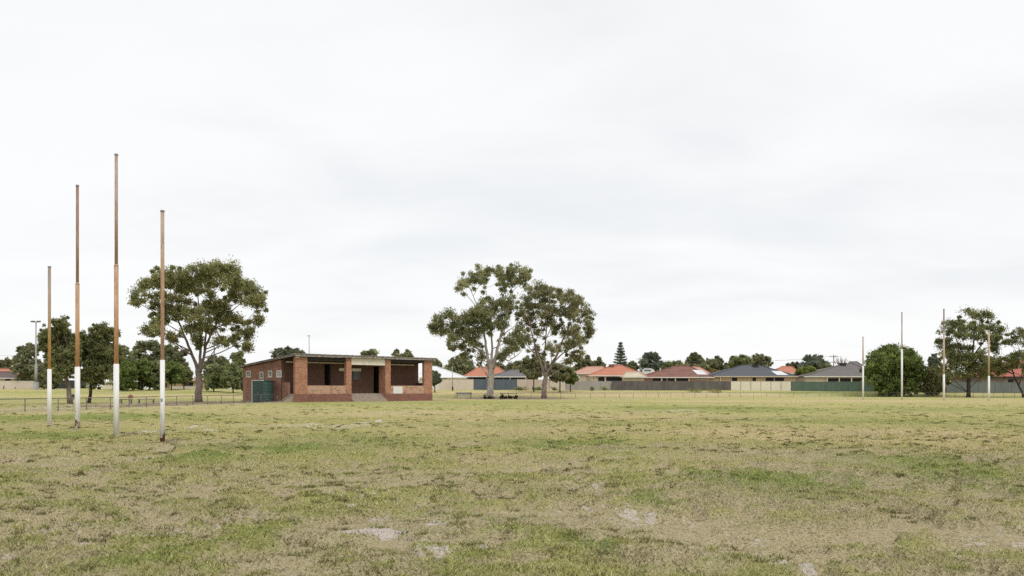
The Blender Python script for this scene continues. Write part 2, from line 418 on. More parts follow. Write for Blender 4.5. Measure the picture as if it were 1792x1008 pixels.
cam = bpy.data.cameras.new('camera'); co = bpy.data.objects.new('camera', cam); COL.objects.link(co)
co.location = (0, 0, H); co.rotation_euler = (math.pi / 2, 0, 0)
cam.sensor_width = 36; cam.lens = F / 1792 * 36; cam.shift_y = (HY - 504) / 1792; cam.clip_end = 6000; cam.clip_start = .1
scene.camera = co
vs = scene.view_settings; vs.view_transform = 'Standard'; vs.look = 'None'; vs.exposure = 0; vs.gamma = 1
scene.render.engine = 'CYCLES'; scene.cycles.max_bounces = 8; scene.cycles.diffuse_bounces = 6; scene.cycles.use_denoising = False; scene.cycles.sample_clamp_indirect = 1.5

# ------------------------------------------------------------------ ground
# patches seen on the oval: (photo column, row, half width, half height, kind, strength)
PATCH = [
 (640, 932, 49.6, 10.08, 's', 0.88), (830, 952, 36.8, 7.2, 's', 0.88), (742, 918, 17.6, 4.32, 's', 0.792), (1400, 984, 20.8, 5.76, 's', 0.792), (1452, 990, 17.6, 5.04, 's', 0.704),
 (660, 739, 36, 3, 's', 1.0), (310, 754, 90, 4, 's', .62), (520, 746, 170, 4, 's', .42), (150, 800, 170, 20, 's', .30), (1185, 718, 55, 2, 's', .55),
 (560, 800, 60, 10, 's', .0), (480, 925, 24, 6.48, 's', 0.616), (95, 925, 44, 7.2, 's', 0.44), (250, 940, 56, 7.2, 's', 0.396), (1040, 850, 48, 7.2, 's', 0.2), (1415, 880, 24, 5.04, 's', 0.484),
 (1080, 908, 72, 18.72, 's', 0.2816), (620, 880, 64, 11.52, 's', 0.264), (1660, 985, 12.8, 3.6, 's', 0.704), (760, 965, 64, 10.08, 's', 0.3696), (1250, 940, 96, 12.96, 's', 0.22),
 (505, 786, 62, 7, 'g', .95), (330, 800, 62, 7, 'g', .75), (560, 776, 190, 14, 'g', .42), (980, 776, 110, 5, 'g', .8), (1110, 785, 60, 4, 'g', .5),
 (80, 733, 140, 7, 'g', .65), (60, 765, 110, 8, 'g', .7), (250, 729, 120, 5, 'g', .5), (1250, 716, 190, 6, 'g', .65), (1650, 717, 150, 4, 'g', .45), (1480, 738, 180, 5, 'g', .4),
 (1620, 812, 200, 18, 'g', .55), (1740, 850, 80, 40, 'g', .5), (1020, 950, 60, 14, 'g', .9), (1060, 965, 40, 10, 'g', .9), (745, 930, 50, 8, 'g', .7), (1330, 845, 160, 20, 'g', .4),
 (880, 905, 70, 10, 'g', .45), (1430, 850, 200, 30, 'g', .35), (900, 742, 300, 5, 'g', .3), (720, 705, 400, 3, 'g', .35), (1180, 880, 70, 12, 'g', .6),
 (1120, 783, 130, 7, 'b', .8), (1360, 795, 170, 12, 'b', .6), (1000, 905, 70, 30, 'b', .45), (60, 985, 90, 26, 'b', .5), (860, 915, 200, 20, 'b', .35), (1500, 830, 200, 20, 'b', .35), (1290, 870, 120, 20, 'b', .3),
 (700, 905, 200, 20, 'b', .3), (1560, 900, 200, 40, 'b', .35), (330, 890, 200, 20, 'b', .25),
 (1480, 764, 320, 13, 'y', .95), (1700, 790, 200, 12, 'y', .7), (1000, 735, 300, 8, 'y', .6), (850, 800, 200, 12, 'y', .55), (1000, 825, 220, 18, 'y', .4), (100, 805, 200, 18, 'y', .35),
 (1500, 702, 400, 2.2, 'y', .6), (760, 724, 260, 5, 'y', .5), (450, 868, 160, 20, 'y', .2), (1330, 815, 150, 16, 'y', .4), (300, 746, 260, 8, 'y', .3),
 # bare leaf litter and painted tree shade below the gums, litter along boundary fence
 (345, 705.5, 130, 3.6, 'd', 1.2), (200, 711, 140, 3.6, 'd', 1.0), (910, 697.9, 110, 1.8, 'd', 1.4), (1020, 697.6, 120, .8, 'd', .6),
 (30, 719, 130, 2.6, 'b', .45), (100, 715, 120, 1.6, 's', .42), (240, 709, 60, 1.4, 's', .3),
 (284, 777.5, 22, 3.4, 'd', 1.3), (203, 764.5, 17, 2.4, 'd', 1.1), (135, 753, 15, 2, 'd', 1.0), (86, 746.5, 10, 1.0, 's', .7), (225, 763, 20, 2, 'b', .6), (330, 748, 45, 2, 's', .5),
]
PW = []
for (px, py, rx, ry, k, s) in PATCH:
    x, D = gp(px, py)
    d0 = F * H / (py + ry - HY); d1 = F * H / max(py - ry - HY, 8)
    PW.append((x, (d0 + d1) / 2, rx / F * D, (d1 - d0) / 2, k, s))
WPATCH = [(6, 158, 34, 7, 'y', .8), (16, 166, 30, 5, 'b', .25), (-40, 135, 30, 8, 'y', .8), (-60, 150, 50, 8, 'g', .35), (-55, 120, 40, 6, 'g', .3), (70, 172, 20, 5, 'g', .5), (50, 168, 25, 3, 's', .4),
          (-10, 140, 20, 6, 'y', .5), (-14, 160, 20, 5, 'y', .7), (34, 166, 25, 4, 'y', .8)]
PW += WPATCH
def cover(x, y):
    am = np.clip(y * .07, .3, 5); wx = x + (fbm(x / 1.2, y / 1.2, 4, 3) - .5) * am * 1.6; wy = y + (fbm(x / 1.2, y / 1.2, 4, 8) - .5) * am * 1.6
    out = {k: np.zeros_like(x) for k in 'gsbyd'}
    for (cx, cy, rx, ry, k, s) in PW:
        m = (np.abs(x - cx) < rx * 2 + 3) & (np.abs(y - cy) < ry * 2 + 6)
        if not m.any(): continue
        d = np.sqrt(((wx[m] - cx) / rx) ** 2 + ((wy[m] - cy) / ry) ** 2)
        v = s * sstep(1.35, .45, d)
        out[k][m] = 1 - (1 - out[k][m]) * (1 - np.minimum(v, 1))
    n1 = fbm(x / 14, y / 14, 4, 21); n2 = fbm(x / 3.2, y / 3.2, 4, 31); n3 = fbm(x / .75, y / .75, 3, 41); n4 = fbm(x / .28, y / .28, 3, 51)
    near = sstep(30, 11, y)
    g = .22 * sstep(.45, .7, n1) + .35 * sstep(.52, .75, n2) * (.4 + .6 * near) + (.18 + .45 * near) * sstep(.52, .70, n3)
    tu = sstep(.42, .56, .72 * fbm(x / .33, y / .33, 3, 45) + .28 * fbm(x / 1.4, y / 1.4, 3, 46))
    g = g * (.35 + .9 * tu)
    pt = sstep(.36, .60, fbm(x / 2.6, y / 2.6, 3, 48)); tu = tu * (1 - near * .55 * sstep(.52, .66, fbm(x / 1.9, y / 1.9, 4, 49)))
    g = g * (1 - .6 * near) + near * tu * (.30 + .38 * pt)
    b = .22 * sstep(.5, .72, fbm(x / 5, y / 5, 4, 61)) + (.06 + .30 * near) * sstep(.50, .68, fbm(x / 1.1, y / 1.1, 4, 71)) + .95 * near * (1 - tu) * (.55 + .45 * pt)
    s = .22 * near * sstep(.52, .72, fbm(x / 1.6, y / 1.6, 4, 81)) + .05 + .12 * near * (1 - tu)
    yl = .42 * sstep(.42, .7, fbm(x / 8, y / 8, 4, 91)) * (1 - .5 * near) + .2 * n3
    G = np.clip(out['g'] * (.65 + .8 * n3) + g * .75, 0, 1); S = np.clip(out['s'] * (.75 + .35 * n3) + s * (1 - out['g']), 0, 1)
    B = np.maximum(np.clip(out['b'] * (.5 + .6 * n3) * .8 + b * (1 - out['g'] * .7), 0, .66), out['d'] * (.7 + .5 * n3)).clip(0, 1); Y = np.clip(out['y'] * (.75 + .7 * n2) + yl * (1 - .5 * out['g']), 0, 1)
    return np.stack([G * (1 - .7 * np.clip(S * 1.3 - .3, 0, 1)), S, B, Y], -1), n3, tu

def relief(x, y, a3, tu):
    tm = sstep(.40, .66, fbm(x / .95, y / .95, 3, 101))
    return (tu - .5) * .115 * sstep(45, 14, y) + (a3 - .5) * .05 * sstep(90, 30, y) + (tm - .5) * .10 * sstep(12, 30, y) * sstep(120, 60, y)
ys = [-60, -30, -12, -3, 1.5, 4.0]
while ys[-1] < 300: ys.append(ys[-1] * 1.0065)
ys += [330, 400, 520, 700, 1000, 1500, 2500, 4000]
ys = np.array(ys)
us = np.concatenate([np.linspace(-2.2, -.72, 60)[:-1], np.linspace(-.72, .72, 620), np.linspace(.72, 2.2, 60)[1:]])
W_ = np.where(ys > 4, ys, 4 + 3 * (4 - ys))
GX = us[None, :] * W_[:, None]; GY = np.repeat(ys[:, None], len(us), 1)
cov, n3, n4 = cover(GX.ravel(), GY.ravel())
bump = relief(GX.ravel(), GY.ravel(), n3, n4) + (fbm(GX.ravel() / 9, GY.ravel() / 9, 3, 5) - .5) * .05
bank = (fbm(GX.ravel() / 4, GY.ravel() / 4, 4, 15) - .5) * .22 * sstep(140, 165, GY.ravel()) * sstep(260, 200, GY.ravel())
GZ = gz(GX.ravel(), GY.ravel()) + bump * sstep(600, 300, GY.ravel()) + bank
nr, nc = GX.shape
idx = np.arange(nr * nc).reshape(nr, nc)
Q = np.stack([idx[:-1, :-1], idx[:-1, 1:], idx[1:, 1:], idx[1:, :-1]], -1).reshape(-1, 4)
me = np_mesh('ground', np.stack([GX.ravel(), GY.ravel(), GZ], -1), Q, 4)
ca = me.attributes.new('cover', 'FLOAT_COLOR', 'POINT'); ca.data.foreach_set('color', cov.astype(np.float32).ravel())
me.polygons.foreach_set('use_smooth', np.ones(len(Q), dtype=bool))
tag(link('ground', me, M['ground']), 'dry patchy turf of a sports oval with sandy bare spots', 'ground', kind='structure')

# grass: short turf blades and darker tufts (nobody could count them)
def blades():
    P = []; N = 390000
    y = 5.6 * np.exp(rng.random(N) * math.log(46 / 5.6)); x = (rng.random(N) * 2 - 1) * (.66 * y + 1.5)
    c, a3, a4 = cover(x, y)
    keep = rng.random(N) < np.clip((.06 + 1.1 * a4) * sstep(32, 14, y) + .8 * sstep(14, 32, y) - 1.2 * c[:, 1] + .3 * c[:, 0], .02, 1)
    x, y, c, a3, a4 = x[keep], y[keep], c[keep], a3[keep], a4[keep]
    hgt = (.009 + .017 * rng.random(len(x))) * (.5 + .4 * c[:, 0] + .9 * a4); wid = (.0035 + .003 * rng.random(len(x))) * np.clip(y / 8, 1, 5)
    # tufts
    T = 8000
    ty = 6 * np.exp(rng.random(T) ** .8 * math.log(85 / 6)); tx = (rng.random(T) * 2 - 1) * (.68 * ty + 1.5)
    cl = fbm(tx / 3, ty / 3, 3, 7); k = rng.random(T) < sstep(.36, .6, cl); tx, ty = tx[k], ty[k]; T = len(tx)
    tr = (.04 + .10 * rng.random(T) ** 2) * (1 + .5 * sstep(20, 50, ty)); nb = 34
    bx = np.repeat(tx, nb) + np.repeat(tr, nb) * rng.normal(0, .7, T * nb) * 1.4; by = np.repeat(ty, nb) + np.repeat(tr, nb) * rng.normal(0, .7, T * nb)
    bc, _, b4 = cover(bx, by); tg = np.repeat(rng.random(T), nb)
    bc[:, 0] = np.where(tg < .6, np.maximum(bc[:, 0], .75), bc[:, 0]); bc[:, 2] = np.where(tg > .6, np.maximum(bc[:, 2], .6), bc[:, 2] * .3); bc[:, 3] *= .3
    bh = (.020 + .034 * rng.random(T * nb)); bw = (.004 + .003 * rng.random(T * nb)) * np.clip(by / 8, 1, 5)
    rn = np.r_[rng.random(len(x)), np.where(tg > .5, .22 * rng.random(T * nb), rng.random(T * nb))]
    x = np.r_[x, bx]; y = np.r_[y, by]; c = np.r_[c, bc]; hgt = np.r_[hgt, bh]; wid = np.r_[wid, bw]
    _, b3, b4 = cover(x, y)
    n = len(x); th = rng.random(n) * 2 * math.pi; lean = .4 + 1.1 * rng.random(n); ph = rng.random(n) * 2 * math.pi
    z0 = gz(x, y) + (fbm(x / 9, y / 9, 3, 5) - .5) * .05 + relief(x, y, b3, b4) - .003
    dx, dy = np.cos(th) * wid, np.sin(th) * wid
    V = np.empty((n, 3, 3))
    V[:, 0] = np.stack([x - dx, y - dy, z0], -1); V[:, 1] = np.stack([x + dx, y + dy, z0], -1)
    V[:, 2] = np.stack([x + np.cos(ph) * lean * hgt, y + np.sin(ph) * lean * hgt, z0 + hgt], -1)
    me = np_mesh('grass', V.reshape(-1, 3), np.arange(n * 3).reshape(-1, 3), 3)
    at_ = me.attributes.new('cover', 'FLOAT_COLOR', 'POINT'); at_.data.foreach_set('color', np.repeat(c, 3, 0).astype(np.float32).ravel())
    ar = me.attributes.new('rnd', 'FLOAT', 'POINT'); ar.data.foreach_set('value', np.repeat(rn, 3).astype(np.float32))
    tag(link('grass', me, M['blade']), 'short dry grass blades and tufts over the turf', 'grass', kind='stuff')
blades()

# ------------------------------------------------------------------ goal posts
def goal_post(D, px, top, white_top, dia, cols, label, group, collar=None, rust=(.5, .6, .52), mark=False):
    x = at(px, D); z0 = float(gz(x, D)); root = empty('goal_post', (x, D, z0), R.random() * 6, label, 'goal post', group)
    zt = zz(top, D) - z0; zw = zz(white_top, D) - z0; d0, d1, d2 = dia
    zc = zz(collar, D) - z0 if collar else None
    m = mat_post('rusty_pipe', *cols, zw, zt)
    k = 14
    if zc:
        MB().tube([(0, 0, zw), (0, 0, zc)], d1 / 2, k).build('lower_pipe', m, root)
        MB().tube([(0, 0, zc - .02), (0, 0, zc + .05)], [d1 / 2 + .004, d0 / 2 + .004], k).build('collar', m, root)
        MB().tube([(0, 0, zc + .05), (0, 0, zt)], [d0 / 2, d0 / 2 * .96], k).build('upper_pipe', m, root)
    else:
        MB().tube([(0, 0, zw), (0, 0, zt)], d0 / 2, k).build('upper_pipe', m, root)
    MB().tube([(0, 0, -.1), (0, 0, zw)], d2 / 2, k).build('white_sleeve', mat_white_post('white_post_paint', *rust), root)
    MB().tube([(0, 0, zt), (0, 0, zt + .05)], d0 / 2 + .008, k).build('end_cap', M['galv'], root)
    return root, zw
NG = 'near goal posts on the dry grass'
RUST, ORG = (.30, .17, .11), (.62, .34, .16)
goal_post(2250 / 65.2, 86.5, 468, 646, (.115, .115, .165), ((.33, .27, .215), (.42, .29, .16), (.62, .36, .115)), 'shortest rusty tan goal post with golden orange middle and white base', NG, rust=(.05, 1, .4))
goal_post(2250 / 71.2, 135.5, 326, 642, (.107, .143, .185), ((.31, .18, .135), (.44, .28, .175), ORG), 'goal post with red rust at its tip and a flaking stained white base', NG, collar=497, rust=(.85, .4, .46))
goal_post(2250 / 82.2, 203.5, 272, 637, (.102, .135, .17), ((.42, .32, .265), (.44, .28, .18), (.62, .35, .18)), 'tallest goal post with orange collar section above a clean white base', NG, collar=465, rust=(.03, 1, .4))
p4, zw4 = goal_post(2250 / 95.2, 284.3, 371, 630, (.100, .105, .128), ((.42, .32, .23), (.45, .28, .165), (.60, .39, .29)), 'goal post with salmon upper pipe and a badly rusted patchy white foot', NG, rust=(.42, 1.0, .43))
p4.rotation_euler = (0, 0, 0)
def mark_plate(mb, z0, z1, hw, r=.0655):
    a = math.asin(min(.99, hw / r)); n = 6
    vs = []
    for i in range(n + 1):
        t = -math.pi / 2 - a + 2 * a * i / n
        for z in (z0, z1): vs.append((r * math.cos(t), r * math.sin(t), z))
    mb.face_add(vs, [(2 * i, 2 * i + 2, 2 * i + 3, 2 * i + 1) for i in range(n)], True)
D4 = 2250 / 95.2
mb = MB(); z1 = zz(697.5, D4); z0 = zz(703, D4); zm = (z0 + z1) / 2
for (a, b, hw) in ((z0, z0 + .012, .019), (z1 - .012, z1, .019), (zm - .006, zm + .006, .019)): mark_plate(mb, a, b, hw)
def side_plate(mb, z0, z1, xa, xb, r=.0655):
    vs = []
    for xx in (xa, xb):
        t = -math.pi / 2 + math.asin(xx / r)
        for z in (z0, z1): vs.append((r * math.cos(t), r * math.sin(t), z))
    mb.face_add(vs, [(0, 2, 3, 1)])
side_plate(mb, z0, z1, -.024, -.008); side_plate(mb, z0, z1, .008, .024)
mb.build('stencil_mark', M['dark'], p4)
mb = MB(); side_plate(mb, zz(730, D4), zz(724, D4), -.02, -.010); side_plate(mb, zz(727.5, D4), zz(726, D4), -.02, .016); side_plate(mb, zz(731, D4), zz(725, D4), .006, .014)
side_plate(mb, zz(736.5, D4), zz(732.5, D4), -.006, .018)
mb.build('faded_mark', mat_plain('faded_grey', (.4, .4, .4), (.5, .5, .5), 4), p4)
FG = 'far goal posts near the boundary'
G1, G2 = (.50, .455, .42), (.46, .38, .32)
goal_post(2250 / 18.3, 1510.3, 590, 640, (.2, .2, .24), (G1, G1, (.5, .42, .36)), 'short far goal post with pale grey top beside the bushy round tree', FG, rust=(.02, 1, .3))
goal_post(2250 / 18.8, 1578.3, 547, 611, (.17, .17, .25), ((.33, .27, .25), G1, (.55, .42, .3)), 'far goal post rising in front of the bushy round tree', FG, rust=(.02, 1, .3))
goal_post(2250 / 19.2, 1651.8, 541, 655, (.2, .22, .27), ((.27, .22, .2), (.52, .38, .32), (.62, .45, .37)), 'far goal post with dark tip and pinkish shaft at the edge of the big gum', FG, collar=580, rust=(.02, 1, .3))
goal_post(2250 / 20.0, 1730.6, 580, 658, (.2, .2, .26), ((.6, .43, .28), (.58, .42, .28), (.5, .36, .26)), 'short far goal post with tan top standing before the red roofed house', FG, rust=(.02, 1, .3))

# ------------------------------------------------------------------ boundary pipe fence
def pipe_fence(pts, label, mat, spacing, hgt=.87, gaps=()):
    """pts: (column, depth) along the boundary"""
    P = np.array([(at(px, D), D) for px, D in pts]); seg = np.linalg.norm(np.diff(P, axis=0), axis=1); L = np.r_[0, np.cumsum(seg)]
    tot = L[-1]; n = int(round(tot / spacing)); s = np.linspace(0, tot, n + 1)
    X = np.interp(s, L, P[:, 0]); Y = np.interp(s, L, P[:, 1]); Z = gz(X, Y)
    root = empty('pipe_fence', (X[0], Y[0], Z[0]), 0, label, 'fence'); o = np.array((X[0], Y[0], Z[0]))
    pt = [np.array((X[i], Y[i], Z[i])) - o for i in range(n + 1)]
    up = np.array((0, 0, hgt))
    MB().tube([p + up for p in pt], .03, 8).build('top_rail', mat, root)
    MB().tube([p + up * .1 for p in pt], .008, 5).build('bottom_wire', mat, root)
    me0 = None
    for i, p in enumerate(pt):
        if me0 is None:
            po = MB().tube([(0, 0, -.2), (0, 0, hgt)], .034, 8).build('post', mat, root); me0 = po.data
        else:
            po = link('post', me0, None, root)
        po.location = p; po.rotation_euler = (R.uniform(-.02, .02), R.uniform(-.02, .02), 0)
    # chain link: thin crossing wires
    step = .17; vs = []; fs = []
    m = int(tot / step); sa = np.linspace(0, tot, m + 1)
    xa = np.interp(sa, s, X); ya = np.interp(sa, s, Y); za = gz(xa, ya)
    nn = int(hgt * .88 / step) or 1
    V = []
    for sgn in (1, -1):
        for i in range(m + 1):
            j = i + sgn * nn
            if j < 0 or j > m: continue
            a = np.array((xa[i], ya[i], za[i] + .08)) - o; b = np.array((xa[j], ya[j], za[j] + hgt - .04)) - o
            V.append((a, b))
    a = np.array([v[0] for v in V]); b = np.array([v[1] for v in V]); w = np.array((0, 0, .0045))
    VV = np.stack([a - w, b - w, b + w, a + w], 1).reshape(-1, 3)
    me = np_mesh('chain_mesh', VV, np.arange(len(VV)).reshape(-1, 4), 4)
    link('chain_mesh', me, mat, root)
    return root
pipe_fence([(-260, 44), (-120, 49), (0, 54), (100, 59), (180, 64), (305, 77), (383, 86), (430, 93), (485, 98.5)], 'weathered low pipe and mesh fence ending beside the green tank', M['darkpipe'], 3.1)
pipe_fence([(796, 134), (950, 141), (1100, 146), (1300, 158), (1500, 163), (1650, 160), (1792, 138), (1900, 124), (2050, 108)], 'low pipe and mesh fence running along the bank from the gums to the far goal', M['darkpipe'], 2.7)

# ------------------------------------------------------------------ pavilion
DL, DR = 97.8, 112.5
L0 = np.array((at(517, DL), DL)); R0 = np.array((at(756.5, DR), DR))
fv = R0 - L0; LEN = float(np.linalg.norm(fv)); fv = fv / LEN; sv = np.array((-fv[1], fv[0]))
ROT = math.atan2(fv[1], fv[0])
def s_at(px, t=0.0):
    u = (px - CX) / F; q = L0 + t * sv
    return float((q[0] - u * q[1]) / (u * fv[1] - fv[0]))
def t_at(px, s=0.0):
    u = (px - CX) / F; q = L0 + s * fv
    return float((q[0] - u * q[1]) / (u * sv[1] - sv[0]))
def dep(s, t): return float((L0 + s * fv + t * sv)[1])
def zl(py, s, t): return zz(py, dep(s, t))
TV = 2.85; TB = t_at(425); FLO = .95
pav = empty('brick_pavilion', (L0[0], L0[1], 0), ROT, 'old red brick clubroom with open veranda and skillion roof', 'building')
pav.location.z = .02
RF, SLOPE = 5.22, (5.22 - 4.15) / TB
def rz(t): return RF - SLOPE * t
p1 = (0, s_at(538)); w1 = (p1[1], s_at(606)); p2 = (s_at(606), s_at(615.2)); ent = (p2[1], s_at(674.5)); p3 = (ent[1], s_at(683.7)); w2 = (p3[1], s_at(742.5)); p4s = (w2[1], LEN)
PT = .42
for a, b in (p1, p2, p3, p4s):
    MB().box(a, b, 0, PT, 0.0, RF - SLOPE * PT - .02).build('pillar', M['brick_pillar'], pav)
MB().box(p1[1], p2[0], .04, PT - .06, -.1, 1.90).build('low_wall', M['brick_peel'], pav)
MB().box(p3[1], p4s[0], .04, PT - .06, -.1, 1.92).build('low_wall', M['brick_peel'], pav)
for a, b in ((0, p2[1]), (p3[0], LEN)):
    MB().box(a - .03, b + .0, -.03, .0 - .002, -.1, FLO - .04).build('plinth', M['brick_plinth'], pav)
# veranda floor with entrance steps cut in
MB().box(.05, LEN - .05, 1.25, TV, -.1, FLO).box(.05, ent[0] - .01, PT + .0, 1.248, -.1, FLO).box(ent[1] + .01, LEN - .05, PT, 1.248, -.1, FLO).build('veranda_floor', M['concrete'], pav)
mb = MB(); ns = 5
for i in range(ns):
    mb.box(ent[0] + .005, ent[1] - .005 if i < 1 else ent[1] - .006, -.45 + i * .34, 1.246, -.1 if i == 0 else FLO * i / ns + .0, FLO * (i + 1) / ns - (.004 if i == ns - 1 else 0))
mb.build('entrance_steps', M['concrete'], pav)
# walls of the rooms behind
d1 = (s_at(568, TV), s_at(579, TV)); d2 = (s_at(654, TV), s_at(666, TV))
WT = .24
def wall_quad(mb, s0, s1, z0, t0=TV): mb.hexa([(s0, t0, z0), (s1, t0, z0), (s1, t0 + WT, z0), (s0, t0 + WT, z0), (s0, t0, rz(t0) - .03), (s1, t0, rz(t0) - .03), (s1, t0 + WT, rz(t0 + WT) - .03), (s0, t0 + WT, rz(t0 + WT) - .03)])
mb = MB(); DT1 = zl(637.5, d1[0], TV); DT2 = zl(642, d2[0], TV)
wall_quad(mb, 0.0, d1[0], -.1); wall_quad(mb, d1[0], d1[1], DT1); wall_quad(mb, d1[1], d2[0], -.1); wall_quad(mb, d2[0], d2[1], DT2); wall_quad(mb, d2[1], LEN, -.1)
mb.build('front_wall', M['brick_in_shade'], pav)
for (a, b), tp in ((d1, DT1), (d2, DT2)):
    # open doorway with a dark leaf swung inward
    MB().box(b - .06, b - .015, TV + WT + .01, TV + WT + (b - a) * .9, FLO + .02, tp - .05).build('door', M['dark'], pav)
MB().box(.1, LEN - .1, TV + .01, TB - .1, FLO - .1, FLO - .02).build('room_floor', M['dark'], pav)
PLZ = zl(635.4, 6, TV)
MB().box(p1[1] * .3, d2[0] - 1.4, TV - .08, TV - .002, PLZ - .07, PLZ + .07).build('wall_plate', M['signwhite'], pav)
MB().box(s_at(684, TV) - .6, s_at(723, TV) + .1, TV - .08, TV - .002, PLZ - .07, PLZ + .07).build('wall_plate', M['signwhite'], pav)
# side walls and rear
def side_wall(s0, s1, t0, t1, openings, mat, name):
    """wall along t with rectangular openings (t0,t1,z0,z1); top follows the roof"""
    mb = MB(); ts = sorted({t0, t1, *[o[0] for o in openings], *[o[1] for o in openings]})
    for a, b in zip(ts[:-1], ts[1:]):
        ops = sorted([(o[2], o[3]) for o in openings if o[0] <= a + 1e-6 and o[1] >= b - 1e-6])
        z = -.1
        for z0, z1 in ops:
            mb.box(s0, s1, a, b, z, z0); z = z1
        mb.hexa([(s0, a, z), (s1, a, z), (s1, b, z), (s0, b, z), (s0, a, rz(a) - .03), (s1, a, rz(a) - .03), (s1, b, rz(b) - .03), (s0, b, rz(b) - .03)])
    return mb.build(name, mat, pav)
wins = []
for (a, b, y0, y1) in ((431, 439, 650, 660), (454.7, 460.8, 651.5, 662), (469.5, 476, 649.5, 660), (484, 492.4, 649, 660)):
    t1, t0 = t_at(a), t_at(b); wins.append((t0, t1, zl(y1, 0, t0), zl(y0, 0, t0)))
side_wall(0, WT, TV + WT + .001, TB, wins, M['brick'], 'side_wall')
for i, (t0, t1, z0, z1) in enumerate(wins):
    fr = MB(); w = .13
    fr.box(-.03, .10, t0 - .05, t0 + w - .05, z0 - .06, z1 + .06).box(-.03, .10, t1 - w + .05, t1 + .05, z0 - .06, z1 + .06)
    fr.box(-.028, .098, t0 + w - .05, t1 - w + .05, z1 - .1, z1 + .058).box(-.045, .098, t0 + w - .05, t1 - w + .05, z0 - .058, z0 + .1)
    zm = z0 + (z1 - z0) * .5; fr.box(-.02, .09, t0 + w - .05, t1 - w + .05, zm - .03, zm + .03)
    f = fr.build('window', M['white'], pav)
    tm = (t0 + t1) / 2
    MB().box(.05, .06, t0 + .08, tm - .01 if i in (0, 2) else t1 - .08, z0 + .1, zm - .03).box(.05, .06, t0 + .08, t1 - .08, zm + .03, z1 - .1).build('pane', M['glass'] if i != 3 else M['frost'], f)
    if i in (0, 2): MB().box(.05, .06, tm + .01, t1 - .08, z0 + .1, zm - .03).build('pane', M['frost'], f)
side_wall(LEN - WT, LEN, TV + WT + .001, TB, [], M['brick'], 'side_wall')
MB().box(WT + .002, LEN - WT - .002, TB - WT, TB, -.1, rz(TB) - .03).build('rear_wall', M['brick'], pav)
MB().box(LEN - WT, LEN, PT + .002, TV - .002, -.1, zl(670.5, LEN, 2)).build('end_wall', M['brick_in_shade'], pav)
ts0 = 1.5
MB().box(0, WT, ts0, TV - .002, -.1, zl(669.5, 0, ts0)).build('side_low_wall', M['brick'], pav)
mb = MB()
for i in range(4): mb.box(-1.15 + i * .3, -.002, PT + .02, ts0 - .02, -.1 if i == 0 else FLO * i / 5, FLO * (i + 1) / 5)
mb.build('side_steps', M['concrete'], pav)
MB().box(p3[0] + .02, p3[0] + .26, PT + .002, 1.35, FLO + .001, RF - SLOPE * 1.35 - .03).build('nib_wall', M['brick_pillar'], pav)
# boards
s0, s1 = ent[0] + .02, ent[1] - .02
MB().box(s0, s1, .05, .11, zl(639.2, (s0 + s1) / 2, 0), zl(627.6, (s0 + s1) / 2, 0)).build('sign_board', M['signwhite'], pav)
a, b = s_at(593, TV), s_at(631.5, TV)
MB().box(a, b, TV - .06, TV - .003, zl(649.6, a, TV), zl(644.4, a, TV)).build('notice_strip', M['signwhite'], pav)
a, b = s_at(618, TV), s_at(630, TV)
wf = MB().box(a, b, TV - .04, TV - .003, zl(665, a, TV), zl(651, a, TV)).build('window', mat_plain('grey_frame', (.16, .16, .16), (.12, .12, .12)), pav)
MB().box(a + .1, b - .1, TV - .05, TV - .042, zl(664, a, TV), zl(652, a, TV)).build('pane', M['glass'], wf)
a, b = s_at(688.5), s_at(704.6)
MB().box(a, b, -.005, .056, zl(689, a, 0), zl(676.6, a, 0)).build('notice_panel', mat_plain('white_panel', (.80, .78, .74), (.72, .69, .64), 2), pav)
# roof: sheet, fascia boards, ceiling
OV = .32
def slab(mb, s0, s1, t0, t1, za, zb): mb.hexa([(s0, t0, rz(t0) + za), (s1, t0, rz(t0) + za), (s1, t1, rz(t1) + za), (s0, t1, rz(t1) + za), (s0, t0, rz(t0) + zb), (s1, t0, rz(t0) + zb), (s1, t1, rz(t1) + zb), (s0, t1, rz(t1) + zb)])
mb = MB(); slab(mb, -OV - .12, LEN + OV + .1, -OV - .1, TB + OV, .20, .26)
roof = mb.build('roof', M['roofsheet'], pav)
mb = MB(); n = 110                                           # corrugated sheet ends along the front edge
for i in range(n):
    a = -OV - .1 + (LEN + 2 * OV + .16) * i / n; b = a + (LEN + 2 * OV) / n * .55
    slab(mb, a, b, -OV - .16 - .03 * R.random(), .4, .262, .285 + .03 * R.random())
mb.build('corrugations', M['fascia'], roof)
mb = MB(); mb.hexa([(-OV - .02, -OV - .05, RF - .0), (LEN + OV, -OV - .05, RF - .0), (LEN + OV, -OV, RF - .0), (-OV - .02, -OV, RF - .0), (-OV - .02, -OV - .05, RF + .225), (LEN + OV, -OV - .05, RF + .225), (LEN + OV, -OV, RF + .225), (-OV - .02, -OV, RF + .225)])
mb.build('front_fascia', M['fascia'], pav)
for a, b in ((-OV - .06, -OV - .022), (LEN + OV + .003, LEN + OV + .04)):
    mb = MB(); slab(mb, a, b, -OV + .002, TB + OV - .05, .02, .197); mb.build('barge_board', M['fascia'], pav)
mb = MB(); slab(mb, -OV - .02, LEN + OV, -OV + .002, TV + .0, .0, .05); slab(mb, -OV - .02, LEN + OV, TV + .002, TB + OV - .1, .0, .05)
mb.build('ceiling', M['ceil'], pav)
mb = MB()
for i in range(12):
    s = .6 + i * (LEN - 1.2) / 11; slab(mb, s - .05, s + .05, PT + .05, TV - .09, -.16, -.002)
mb.build('rafters', M['dark'], pav)
MB().box(p1[1] + .003, p2[0] - .003, .16, .30, RF - .42, RF - .06).build('lintel_beam', M['dark'], pav)
